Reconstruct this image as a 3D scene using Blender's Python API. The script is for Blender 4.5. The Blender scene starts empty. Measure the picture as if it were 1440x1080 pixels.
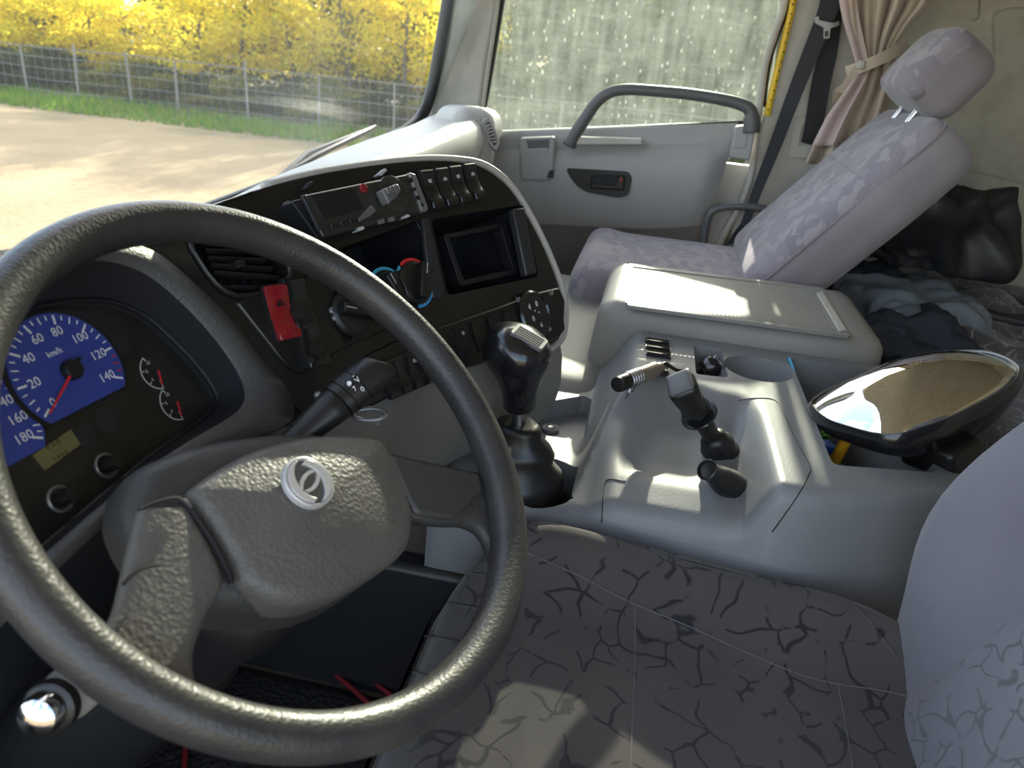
import bpy, bmesh, math, random
import numpy as np
from mathutils import Vector, Matrix, noise
from mathutils.geometry import delaunay_2d_cdt
random.seed(7)
PI = math.pi
SC = bpy.context.scene
COL = SC.collection

# ------------------------------------------------------------------ camera
YAW, PITCH, ROLL, FPX = [math.radians(v) for v in (81, 24, 5.5)] + [1080.0]
CAM = Vector((-0.483, -0.2384, 1.0953))
_h = Vector((math.sin(YAW), math.cos(YAW), 0)); _r = Vector((math.cos(YAW), -math.sin(YAW), 0)); _z = Vector((0, 0, 1))
FW = _h * math.cos(PITCH) - _z * math.sin(PITCH)
_u = _h * math.sin(PITCH) + _z * math.cos(PITCH)
RT = _r * math.cos(ROLL) + _u * math.sin(ROLL)
UP = -_r * math.sin(ROLL) + _u * math.cos(ROLL)
cd = bpy.data.cameras.new('camera'); cam = bpy.data.objects.new('camera', cd); COL.objects.link(cam)
cd.sensor_width = 36; cd.lens = 27; cd.clip_start = 0.02; cd.clip_end = 500
cam.matrix_world = Matrix(((RT.x, UP.x, -FW.x, CAM.x), (RT.y, UP.y, -FW.y, CAM.y), (RT.z, UP.z, -FW.z, CAM.z), (0, 0, 0, 1)))
cd.dof.use_dof = True; cd.dof.focus_distance = 0.95; cd.dof.aperture_fstop = 8.0
SC.camera = cam

# ------------------------------------------------------------------ light
SUN_AZ, SUN_EL = math.radians(90), math.radians(18.3)
SUN = Vector((math.cos(SUN_EL) * math.sin(SUN_AZ), math.cos(SUN_EL) * math.cos(SUN_AZ), math.sin(SUN_EL)))
sl = bpy.data.lights.new('sun', 'SUN'); sl.energy = 6.8; sl.angle = math.radians(0.7); sl.color = (1.0, 0.93, 0.80)
so = bpy.data.objects.new('sun', sl); COL.objects.link(so); so.rotation_euler = SUN.to_track_quat('Z', 'Y').to_euler()
W = bpy.data.worlds.new('sky'); SC.world = W; W.use_nodes = True
nt = W.node_tree; nt.nodes.clear()
out = nt.nodes.new('ShaderNodeOutputWorld'); bg = nt.nodes.new('ShaderNodeBackground')
sky = nt.nodes.new('ShaderNodeTexSky'); sky.sky_type = 'NISHITA'; sky.sun_disc = False
sky.sun_elevation = math.radians(35); sky.sun_rotation = SUN_AZ; sky.air_density = 1.0; sky.dust_density = 1.5
tc = nt.nodes.new('ShaderNodeTexCoord'); cl = nt.nodes.new('ShaderNodeTexNoise'); cl.inputs['Scale'].default_value = 3.0; cl.inputs['Detail'].default_value = 6
cr = nt.nodes.new('ShaderNodeValToRGB'); cr.color_ramp.elements[0].position = 0.45; cr.color_ramp.elements[1].position = 0.64
mx = nt.nodes.new('ShaderNodeMix'); mx.data_type = 'RGBA'; mx.inputs[7].default_value = (5.0, 5.0, 5.1, 1)
nt.links.new(tc.outputs['Generated'], cl.inputs['Vector']); nt.links.new(cl.outputs['Fac'], cr.inputs['Fac'])
nt.links.new(cr.outputs['Color'], mx.inputs[0]); nt.links.new(sky.outputs['Color'], mx.inputs[6])
nt.links.new(mx.outputs[2], bg.inputs['Color']); bg.inputs['Strength'].default_value = 0.32
nt.links.new(bg.outputs[0], out.inputs['Surface'])
SC.view_settings.view_transform = 'Standard'; SC.view_settings.look = 'None'
SC.view_settings.gamma = 1; SC.view_settings.use_curve_mapping = False
SC.view_settings.exposure = 1.0
SC.cycles.max_bounces = 10; SC.cycles.transparent_max_bounces = 24
SC.cycles.sample_clamp_indirect = 6

# ------------------------------------------------------------------ helpers
def ray(px, py): return RT * ((px - 720) / FPX) - UP * ((py - 540) / FPX) + FW
def at(px, py, X=None, Y=None, Z=None, D=None):
    d = ray(px, py)
    if X is not None: t = (X - CAM.x) / d.x
    elif Y is not None: t = (Y - CAM.y) / d.y
    elif Z is not None: t = (Z - CAM.z) / d.z
    else: t = D
    return CAM + d * t
class Frame:
    """a plane in the cab: origin o, right a, up b, outward n"""
    def __init__(s, o, a, b):
        s.o = Vector(o); s.a = Vector(a).normalized(); s.n = s.a.cross(Vector(b)).normalized(); s.b = s.n.cross(s.a)
    def p(s, u, v, w=0): return s.o + s.a * u + s.b * v + s.n * w
    def px(s, x, y, w=0):
        d = ray(x, y); t = ((s.o + s.n * w - CAM).dot(s.n)) / d.dot(s.n)
        q = CAM + d * t - s.o
        return (q.dot(s.a), q.dot(s.b))
    def pts(s, l, w=0): return [s.px(x, y, w) for x, y in l]
    def M(s, u=0, v=0, w=0, rot=0):
        c, k = math.cos(rot), math.sin(rot); A = s.a * c + s.b * k; B = -s.a * k + s.b * c; P = s.p(u, v, w)
        return Matrix(((A.x, B.x, s.n.x, P.x), (A.y, B.y, s.n.y, P.y), (A.z, B.z, s.n.z, P.z), (0, 0, 0, 1)))
def tilted(o, th, t):
    th, t = math.radians(th), math.radians(t)
    nh = Vector((-math.sin(th), -math.cos(th), 0))
    return Frame(o, (math.cos(th), -math.sin(th), 0), _z * math.cos(t) - nh * math.sin(t))
def spl(pts, per=4, closed=True):
    P = [Vector(p) for p in pts]; n = len(P); o = []
    for i in range(n if closed else n - 1):
        if closed: a, b, c, d = P[i - 1], P[i], P[(i + 1) % n], P[(i + 2) % n]
        else: a, b, c, d = P[max(i - 1, 0)], P[i], P[i + 1], P[min(i + 2, n - 1)]
        for k in range(per):
            t = k / per
            o.append(0.5 * ((2 * b) + (c - a) * t + (2 * a - 5 * b + 4 * c - d) * t * t + (3 * b - 3 * c + d - a) * t ** 3))
    if not closed: o.append(P[-1])
    return o
def rnd(pts, r, seg=4):
    """round the corners of a polygon"""
    P = [Vector(p[:2]) for p in pts]; n = len(P); o = []
    for i in range(n):
        a, b, c = P[i - 1], P[i], P[(i + 1) % n]
        da, dc = (a - b), (c - b); k = min(r, da.length * .48, dc.length * .48)
        p0 = b + da.normalized() * k; p1 = b + dc.normalized() * k
        for j in range(seg + 1):
            t = j / seg; o.append(p0 * (1 - t) ** 2 + b * 2 * t * (1 - t) + p1 * t * t)
    return o
def circ(u, v, r, n=24, a0=0, a1=2 * PI, ry=None):
    full = abs(a1 - a0 - 2 * PI) < 1e-6; m = n if full else n + 1
    return [(u + r * math.cos(a0 + (a1 - a0) * i / n), v + (ry or r) * math.sin(a0 + (a1 - a0) * i / n)) for i in range(m)]
def mk(name, V, F, mat, parent=None, M=None, smooth=40, bevel=0, seg=2, sub=0, kind=None, label=None):
    me = bpy.data.meshes.new(name)
    if M is not None: V = [M @ Vector(v) for v in V]
    me.from_pydata([tuple(v) for v in V], [], F); me.update()
    return mo(name, me, mat, parent, smooth, bevel, seg, sub, kind, label)
def mo(name, me, mat, parent=None, smooth=40, bevel=0, seg=2, sub=0, kind=None, label=None):
    bm = bmesh.new(); bm.from_mesh(me); bmesh.ops.recalc_face_normals(bm, faces=bm.faces); bm.to_mesh(me); bm.free()
    if smooth:
        me.polygons.foreach_set('use_smooth', [True] * len(me.polygons))
        if smooth < 180: me.set_sharp_from_angle(angle=math.radians(smooth))
    me.name = name
    o = bpy.data.objects.new(name, me); COL.objects.link(o)
    for m in (mat if isinstance(mat, (list, tuple)) else [mat]): me.materials.append(m)
    if parent is not None: link(o, parent)
    if bevel:
        b = o.modifiers.new('bevel', 'BEVEL'); b.width = bevel; b.segments = seg; b.limit_method = 'ANGLE'; b.angle_limit = math.radians(38)
    if sub:
        s = o.modifiers.new('sub', 'SUBSURF'); s.levels = sub; s.render_levels = sub
    if kind: o['kind'] = kind
    if label: o['label'] = label
    return o
def link(o, p):
    o.parent = p
    if p.type == 'EMPTY': o.matrix_parent_inverse = (Matrix.Translation(p.location) @ p.rotation_euler.to_matrix().to_4x4()).inverted()
def thing(name, label, cat, loc=(0, 0, 0), group=None, kind=None):
    o = bpy.data.objects.new(name, None); COL.objects.link(o); o.location = loc; o.empty_display_size = 0.05
    o['label'] = label
    if kind: o['kind'] = kind
    else: o['category'] = cat
    if group: o['group'] = group
    return o
def tag(o, label, cat=None, group=None, kind=None):
    o['label'] = label
    if cat: o['category'] = cat
    if group: o['group'] = group
    if kind: o['kind'] = kind
    return o
def g_plate(outer, w0, w1, holes=()):
    """solid plate between w0 and w1 with holes; local coordinates"""
    loops = [[Vector(p[:2]) for p in l] for l in [outer] + list(holes)]
    V2, E = [], []
    for l in loops:
        s = len(V2); V2 += l; E += [(s + i, s + (i + 1) % len(l)) for i in range(len(l))]
    if holes:
        r = delaunay_2d_cdt(V2, E, [], 0, 1e-7); v2 = r[0]; fs = []
        def inside(p, l):
            c = False; m = len(l)
            for q in range(m):
                a_, b_ = l[q], l[q - 1]
                if (a_.y > p.y) != (b_.y > p.y) and p.x < (b_.x - a_.x) * (p.y - a_.y) / (b_.y - a_.y) + a_.x: c = not c
            return c
        for f in r[2]:
            c = sum((v2[k] for k in f), Vector((0, 0))) / len(f)
            if inside(c, loops[0]) and not any(inside(c, l) for l in loops[1:]): fs.append(f)
        used = {}
        bm = bmesh.new(); a = [bm.verts.new((p.x, p.y, w0)) for p in v2]; b = [bm.verts.new((p.x, p.y, w1)) for p in v2]
        cnt = {}
        for f in fs:
            try: bm.faces.new([a[i] for i in f][::-1]); bm.faces.new([b[i] for i in f])
            except ValueError: continue
            for i in range(len(f)):
                e = (f[i], f[(i + 1) % len(f)]); cnt[e] = cnt.get(e, 0) + 1
        for (i, j) in list(cnt):
            if (j, i) not in cnt: bm.faces.new((a[i], a[j], b[j], b[i]))
        bmesh.ops.delete(bm, geom=[v for v in bm.verts if not v.link_faces], context='VERTS')
        bm.verts.index_update()
        V = [tuple(v.co) for v in bm.verts]; F = [[v.index for v in f.verts] for f in bm.faces]; bm.free()
        return V, F
    n = len(V2)
    V = [(p.x, p.y, w0) for p in V2] + [(p.x, p.y, w1) for p in V2]
    F = [list(range(n))[::-1], list(range(n, 2 * n))] + [(i, (i + 1) % n, n + (i + 1) % n, n + i) for i in range(n)]
    return V, F
def plate(name, fr, outer, w0, w1, mat, parent=None, holes=(), **k):
    V, F = g_plate(outer, w0, w1, holes)
    return mk(name, V, F, mat, parent, M=fr.M() if isinstance(fr, Frame) else fr, **k)
def g_join(*gs):
    V, F = [], []
    for v, f in gs:
        s = len(V); V += [tuple(x) for x in v]; F += [[i + s for i in q] for q in f]
    return V, F
def g_box(x0, x1, y0, y1, z0, z1):
    return ([(x0, y0, z0), (x1, y0, z0), (x1, y1, z0), (x0, y1, z0), (x0, y0, z1), (x1, y0, z1), (x1, y1, z1), (x0, y1, z1)],
            [(3, 2, 1, 0), (4, 5, 6, 7), (0, 1, 5, 4), (1, 2, 6, 5), (2, 3, 7, 6), (3, 0, 4, 7)])
def g_loft(rings, closed=True, caps=True):
    n = len(rings[0]); V = [tuple(p) for r in rings for p in r]; F = []
    for i in range(len(rings) - 1):
        for j in range(n if closed else n - 1):
            k = (j + 1) % n; F.append((i * n + j, i * n + k, (i + 1) * n + k, (i + 1) * n + j))
    if closed and caps:
        F.append(list(range(n))[::-1]); F.append([(len(rings) - 1) * n + j for j in range(n)])
    return V, F
def g_tube(path, rad, n=12, caps=True, flat=1.0, ref=None):
    P = [Vector(p) for p in path]; R = rad if isinstance(rad, (list, tuple)) else [rad] * len(P); rings = []
    t0 = (P[1] - P[0]).normalized(); x = Vector(ref) if ref else (Vector((0, 0, 1)) if abs(t0.z) < .9 else Vector((1, 0, 0)))
    for i, p in enumerate(P):
        t = (P[min(i + 1, len(P) - 1)] - P[max(i - 1, 0)]).normalized()
        x = (x - t * x.dot(t)).normalized(); y = t.cross(x)
        rings.append([p + (x * math.cos(a) + y * math.sin(a) * flat) * R[i] for a in [2 * PI * k / n for k in range(n)]])
    return g_loft(rings, True, caps)
def g_lathe(prof, n=24):
    """prof: (r, z) list, about local z"""
    rings = [[(max(r, 1e-5) * math.cos(2 * PI * k / n), max(r, 1e-5) * math.sin(2 * PI * k / n), z) for k in range(n)] for r, z in prof]
    return g_loft(rings)
def axisM(o, d, x=None):
    d = Vector(d).normalized(); x = Vector(x) if x else (Vector((1, 0, 0)) if abs(d.x) < .9 else Vector((0, 1, 0)))
    x = (x - d * x.dot(d)).normalized(); y = d.cross(x); o = Vector(o)
    return Matrix(((x.x, y.x, d.x, o.x), (x.y, y.y, d.y, o.y), (x.z, y.z, d.z, o.z), (0, 0, 0, 1)))
def g_rbox(hx, hy, hz, r, n=10, fn=None, nz=None):
    """rounded box on a cube grid"""
    idx, V, F = {}, [], []
    def vid(i, j, k):
        key = (i, j, k)
        if key not in idx:
            p = [hx * (2 * i / n - 1), hy * (2 * j / n - 1), hz * (2 * k / n - 1)]; h = (hx, hy, hz)
            # denser rows near the corners
            p = [math.copysign(abs(c / hh) ** 0.75, c) * hh if c else 0 for c, hh in zip(p, h)]
            q = [max(-(hh - r), min(hh - r, c)) for c, hh in zip(p, h)]
            d = Vector([a - b for a, b in zip(p, q)])
            if d.length > 1e-9:
                m = max(abs(d.x), abs(d.y), abs(d.z)); d = d.normalized() * r * min(1, m / r * 1.0 if m < r else 1)
            c = Vector(q) + d
            if fn: c = Vector(fn(c.x, c.y, c.z))
            idx[key] = len(V); V.append(tuple(c))
        return idx[key]
    for a in range(n):
        for b in range(n):
            for s in (0, n):
                F.append((vid(a, b, s), vid(a + 1, b, s), vid(a + 1, b + 1, s), vid(a, b + 1, s)))
                F.append((vid(a, s, b), vid(a + 1, s, b), vid(a + 1, s, b + 1), vid(a, s, b + 1)))
                F.append((vid(s, a, b), vid(s, a + 1, b), vid(s, a + 1, b + 1), vid(s, a, b + 1)))
    return V, F
def g_text(s, size, u=0, v=0, w=0, rot=0, depth=0.0002):
    c = bpy.data.curves.new('t', 'FONT'); c.body = s; c.size = size; c.align_x = 'CENTER'; c.align_y = 'CENTER'; c.extrude = depth; c.resolution_u = 2
    o = bpy.data.objects.new('t', c); me = o.to_mesh()
    k, q = math.cos(rot), math.sin(rot)
    V = [(u + p.co.x * k - p.co.y * q, v + p.co.x * q + p.co.y * k, w + p.co.z) for p in me.vertices]; F = [list(p.vertices) for p in me.polygons]
    o.to_mesh_clear(); bpy.data.objects.remove(o); bpy.data.curves.remove(c)
    return V, F
def cut(o, geoms, M=None):
    """apply boolean differences and drop the cutters"""
    tmp = []
    for V, F in geoms:
        c = mk('cutter', V, F, [], None, M=M, smooth=0); tmp.append(c)
        b = o.modifiers.new('cut', 'BOOLEAN'); b.operation = 'DIFFERENCE'; b.solver = 'EXACT'; b.object = c
    dg = bpy.context.evaluated_depsgraph_get(); dg.update()
    me = bpy.data.meshes.new_from_object(o.evaluated_get(dg)); o.modifiers.clear(); old = o.data; nm = old.name; o.data = me; bpy.data.meshes.remove(old); me.name = nm
    for c in tmp:
        m = c.data; bpy.data.objects.remove(c); bpy.data.meshes.remove(m)
def ss(a, b, x):
    if a == b: return float(x > a)
    t = max(0, min(1, (x - a) / (b - a))); return t * t * (3 - 2 * t)

# ------------------------------------------------------------------ materials
def mat(name, col, rough=.5, metal=0, bump=0, bscale=300, var=0, vscale=8, col2=None, spec=.5, kind='noise', dist=.002, coat=0, sheen=0):
    m = bpy.data.materials.new(name); m.use_nodes = True; t = m.node_tree; b = t.nodes['Principled BSDF']
    b.inputs['Base Color'].default_value = (*col, 1); b.inputs['Roughness'].default_value = rough; b.inputs['Metallic'].default_value = metal
    b.inputs['Specular IOR Level'].default_value = spec; b.inputs['Coat Weight'].default_value = coat; b.inputs['Sheen Weight'].default_value = sheen
    tcn = t.nodes.new('ShaderNodeTexCoord')
    if var:
        n = t.nodes.new('ShaderNodeTexNoise'); n.inputs['Scale'].default_value = vscale; n.inputs['Detail'].default_value = 7; n.inputs['Roughness'].default_value = .65
        r = t.nodes.new('ShaderNodeValToRGB'); r.color_ramp.elements[0].position = .3; r.color_ramp.elements[1].position = .72
        c2 = col2 or tuple(c * (1 - var) for c in col); r.color_ramp.elements[0].color = (*c2, 1); r.color_ramp.elements[1].color = (*col, 1)
        t.links.new(tcn.outputs['Object'], n.inputs['Vector']); t.links.new(n.outputs['Fac'], r.inputs['Fac']); t.links.new(r.outputs['Color'], b.inputs['Base Color'])
    if bump:
        if kind == 'noise':
            n = t.nodes.new('ShaderNodeTexNoise'); n.inputs['Detail'].default_value = 3; o_ = 'Fac'
        else:
            n = t.nodes.new('ShaderNodeTexVoronoi'); n.feature = 'SMOOTH_F1'; o_ = 'Distance'
        n.inputs['Scale'].default_value = bscale
        bp = t.nodes.new('ShaderNodeBump'); bp.inputs['Strength'].default_value = bump; bp.inputs['Distance'].default_value = dist
        t.links.new(tcn.outputs['Object'], n.inputs['Vector']); t.links.new(n.outputs[o_], bp.inputs['Height']); t.links.new(bp.outputs['Normal'], b.inputs['Normal'])
    return m
M = {}
M['black'] = mat('black_plastic', (.010, .010, .011), .36, bump=.15, bscale=500, var=.3, vscale=14, col2=(.015, .014, .012), dist=.0006)
M['blackgloss'] = mat('glossy_black_plastic', (.012, .012, .013), .2, coat=.3)
M['dark'] = mat('dark_plastic', (.010, .010, .012), .45)
M['void'] = mat('dark_cavity', (.006, .006, .008), .6)
M['fascia'] = mat('fascia_black', (.012, .011, .0095), .30, bump=.2, bscale=350, var=.4, vscale=9, col2=(.008, .008, .008), dist=.0006)
M['rim'] = mat('rim_rubber', (.052, .049, .045), .38, bump=.4, bscale=420, var=.45, vscale=20, col2=(.028, .028, .03), kind='vor', dist=.0008)
M['hub'] = mat('hub_plastic', (.125, .117, .104), .47, bump=.6, bscale=330, var=.25, vscale=12, kind='vor', dist=.0012)
M['hubside'] = mat('hub_side_plastic', (.045, .044, .042), .5, bump=.5, bscale=330, kind='vor', dist=.001)
M['hood'] = mat('hood_plastic', (.085, .085, .083), .48, bump=.6, bscale=320, kind='vor', dist=.001)
M['hoodin'] = mat('hood_inner_plastic', (.022, .023, .026), .42)
M['console'] = mat('console_grey', (.205, .212, .220), .5, bump=.25, bscale=420, var=.12, vscale=6, dist=.0008)
M['cover'] = mat('cover_grey', (.27, .262, .24), .5, bump=.25, bscale=420, var=.12, vscale=7, dist=.0008)
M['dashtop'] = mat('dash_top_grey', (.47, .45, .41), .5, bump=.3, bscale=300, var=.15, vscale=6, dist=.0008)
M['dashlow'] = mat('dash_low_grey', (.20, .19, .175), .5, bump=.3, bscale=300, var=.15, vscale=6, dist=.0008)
M['door'] = mat('door_grey', (.34, .335, .325), .5, bump=.2, bscale=400, var=.1, vscale=5, dist=.0008)
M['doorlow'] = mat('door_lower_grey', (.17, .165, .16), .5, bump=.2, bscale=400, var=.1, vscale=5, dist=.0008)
M['doordark'] = mat('door_dark_grey', (.10, .10, .10), .45, bump=.2, bscale=400, dist=.0006)
M['pillar'] = mat('pillar_beige', (.55, .52, .46), .55, var=.25, vscale=11)
M['wall'] = mat('wall_vinyl', (.50, .47, .38), .6, var=.45, vscale=5, bump=.3, bscale=60, dist=.002)
M['rubber'] = mat('black_rubber', (.012, .012, .012), .5)
M['yellow'] = mat('yellow_paint', (.85, .55, .02), .4, var=.25, vscale=60)
M['silver'] = mat('silver_metal', (.42, .42, .43), .3, metal=1)
M['stalkgrey'] = mat('stalk_grey', (.36, .35, .33), .35)
M['emblem'] = mat('emblem_silver', (.58, .57, .56), .32, metal=.35)
M['stitch'] = mat('seam_thread', (.13, .122, .128), .8)
M['chrome'] = mat('chrome', (.8, .8, .82), .12, metal=1)
M['silverpl'] = mat('silver_plastic', (.22, .215, .21), .35, metal=.5)
M['radio'] = mat('radio_face', (.03, .029, .027), .3, coat=.2, var=.3, vscale=30)
M['screen'] = mat('dark_screen', (.01, .01, .013), .12, coat=.5)
M['red'] = mat('red_plastic', (.24, .010, .014), .3, coat=.3)
M['white'] = mat('white_print', (.75, .76, .78), .6)
M['whitedim'] = mat('faded_print', (.45, .45, .45), .6)
M['redprint'] = mat('red_print', (.6, .02, .03), .5)
M['blueprint'] = mat('blue_print', (.05, .3, .6), .5)
M['dial'] = mat('blue_dial', (.035, .06, .30), .55)
M['clface'] = mat('cluster_face', (.028, .025, .020), .35, var=.5, vscale=24, col2=(.012, .011, .010))
M['lcd'] = mat('lcd', (.16, .15, .06), .3)
M['belt'] = mat('belt_webbing', (.018, .018, .022), .7, bump=.4, bscale=500)
M['mat'] = mat('floor_mat', (.015, .015, .015), .8, bump=.9, bscale=160, kind='vor', dist=.004)
M['redtrim'] = mat('red_trim', (.22, .012, .014), .6)
M['floor'] = mat('floor_brown', (.16, .13, .10), .7, var=.5, vscale=9)
M['curtain'] = mat('curtain_cloth', (.56, .46, .36), .8, var=.12, vscale=30, sheen=.3)
M['lining'] = mat('curtain_lining', (.52, .40, .38), .8, sheen=.3)
M['blue'] = mat('blue_plastic', (.02, .12, .55), .4)
M['cyan'] = mat('cyan_strap', (.05, .35, .55), .5)
M['orange'] = mat('yellow_handle', (.75, .38, .02), .35)
M['green'] = mat('green_plastic', (.08, .30, .03), .4)
M['jacket'] = mat('jacket_cloth', (.016, .017, .02), .45, bump=.3, bscale=80)
M['towel'] = mat('towel_cloth', (.20, .235, .265), .85, bump=.8, bscale=350, var=.3, vscale=12, kind='vor')
M['navy'] = mat('navy_cloth', (.018, .022, .032), .8, bump=.4, bscale=120)
M['tan'] = mat('tan_plastic', (.26, .22, .17), .35, metal=.3)
M['mirror'] = mat('mirror_glass', (.75, .74, .72), .03, metal=1)
M['bark'] = mat('bark', (.14, .12, .10), .9)
M['postgrey'] = mat('post_wood', (.26, .235, .20), .8)
M['wire'] = mat('wire_steel', (.35, .33, .30), .5, metal=.6)

def fabric(name, base, base2, pat, kind, scale, rough=.9):
    m = bpy.data.materials.new(name); m.use_nodes = True; t = m.node_tree; L = t.links; b = t.nodes['Principled BSDF']
    b.inputs['Roughness'].default_value = rough; b.inputs['Sheen Weight'].default_value = .25; b.inputs['Specular IOR Level'].default_value = .2
    tcn = t.nodes.new('ShaderNodeTexCoord')
    n = t.nodes.new('ShaderNodeTexNoise'); n.inputs['Scale'].default_value = 6; n.inputs['Detail'].default_value = 6
    L.new(tcn.outputs['Object'], n.inputs['Vector'])
    mixb = t.nodes.new('ShaderNodeMix'); mixb.data_type = 'RGBA'; mixb.inputs[6].default_value = (*base, 1); mixb.inputs[7].default_value = (*base2, 1)
    r0 = t.nodes.new('ShaderNodeValToRGB'); r0.color_ramp.elements[0].position = .35; r0.color_ramp.elements[1].position = .65
    L.new(n.outputs['Fac'], r0.inputs['Fac']); L.new(r0.outputs['Color'], mixb.inputs[0])
    mixp = t.nodes.new('ShaderNodeMix'); mixp.data_type = 'RGBA'; mixp.inputs[7].default_value = (*pat, 1); L.new(mixb.outputs[2], mixp.inputs[6])
    r = t.nodes.new('ShaderNodeValToRGB')
    if kind == 'tri':       # woven shards
        mp = t.nodes.new('ShaderNodeMapping'); mp.inputs['Rotation'].default_value = (.5, .3, .6); mp.inputs['Scale'].default_value = (1, 1.5, 1)
        v = t.nodes.new('ShaderNodeTexVoronoi'); v.distance = 'CHEBYCHEV'; v.inputs['Scale'].default_value = scale
        sp = t.nodes.new('ShaderNodeSeparateColor'); L.new(tcn.outputs['Object'], mp.inputs['Vector']); L.new(mp.outputs[0], v.inputs['Vector']); L.new(v.outputs['Color'], sp.inputs[0])
        r.color_ramp.elements[0].position = .35; r.color_ramp.elements[1].position = .75; L.new(sp.outputs[0], r.inputs['Fac'])
    elif kind == 'twig':     # scattered twig strokes
        ns = t.nodes.new('ShaderNodeTexNoise'); ns.inputs['Scale'].default_value = scale * .8; ns.inputs['Detail'].default_value = 1.0
        ad = t.nodes.new('ShaderNodeMix'); ad.data_type = 'VECTOR'; ad.inputs[0].default_value = .045
        L.new(tcn.outputs['Object'], ns.inputs['Vector']); L.new(tcn.outputs['Object'], ad.inputs[4]); L.new(ns.outputs['Color'], ad.inputs[5])
        v = t.nodes.new('ShaderNodeTexVoronoi'); v.feature = 'DISTANCE_TO_EDGE'; v.inputs['Scale'].default_value = scale
        L.new(ad.outputs[1], v.inputs['Vector'])
        r.color_ramp.elements[0].position = .022; r.color_ramp.elements[0].color = (1, 1, 1, 1); r.color_ramp.elements[1].position = .048; r.color_ramp.elements[1].color = (0, 0, 0, 1)
        L.new(v.outputs['Distance'], r.inputs['Fac'])
        n2 = t.nodes.new('ShaderNodeTexNoise'); n2.inputs['Scale'].default_value = scale * 1.2; n2.inputs['Detail'].default_value = 3; L.new(tcn.outputs['Object'], n2.inputs['Vector'])
        r2 = t.nodes.new('ShaderNodeValToRGB'); r2.color_ramp.elements[0].position = .455; r2.color_ramp.elements[1].position = .50; L.new(n2.outputs['Fac'], r2.inputs['Fac'])
        mu = t.nodes.new('ShaderNodeMath'); mu.operation = 'MULTIPLY'; L.new(r.outputs['Color'], mu.inputs[0]); L.new(r2.outputs['Color'], mu.inputs[1]); r = mu
    else:                    # plain
        r.color_ramp.elements[0].color = (0, 0, 0, 1); r.color_ramp.elements[1].color = (0, 0, 0, 1)
    L.new(r.outputs[0], mixp.inputs[0]); L.new(mixp.outputs[2], b.inputs['Base Color'])
    w = t.nodes.new('ShaderNodeTexNoise'); w.inputs['Scale'].default_value = 700; L.new(tcn.outputs['Object'], w.inputs['Vector'])
    bp = t.nodes.new('ShaderNodeBump'); bp.inputs['Strength'].default_value = .35; bp.inputs['Distance'].default_value = .001
    L.new(w.outputs['Fac'], bp.inputs['Height']); L.new(bp.outputs[0], b.inputs['Normal'])
    return m
M['pseat'] = fabric('lilac_shard_fabric', (.275, .245, .285), (.235, .21, .245), (.335, .30, .33), 'tri', 30)
M['pside'] = fabric('lilac_plain_fabric', (.27, .24, .255), (.225, .20, .212), (0, 0, 0), 'none', 10)
M['dseat'] = fabric('charcoal_twig_fabric', (.080, .070, .066), (.064, .057, .055), (.024, .022, .024), 'twig', 24)
M['dside'] = fabric('grey_plain_fabric', (.20, .195, .23), (.16, .155, .18), (0, 0, 0), 'none', 10)
M['dback'] = fabric('grey_twig_fabric', (.22, .22, .25), (.18, .18, .21), (.12, .12, .13), 'twig', 30)
M['bunk'] = fabric('bunk_twig_fabric', (.09, .083, .085), (.065, .06, .062), (.22, .21, .21), 'twig', 24)

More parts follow.
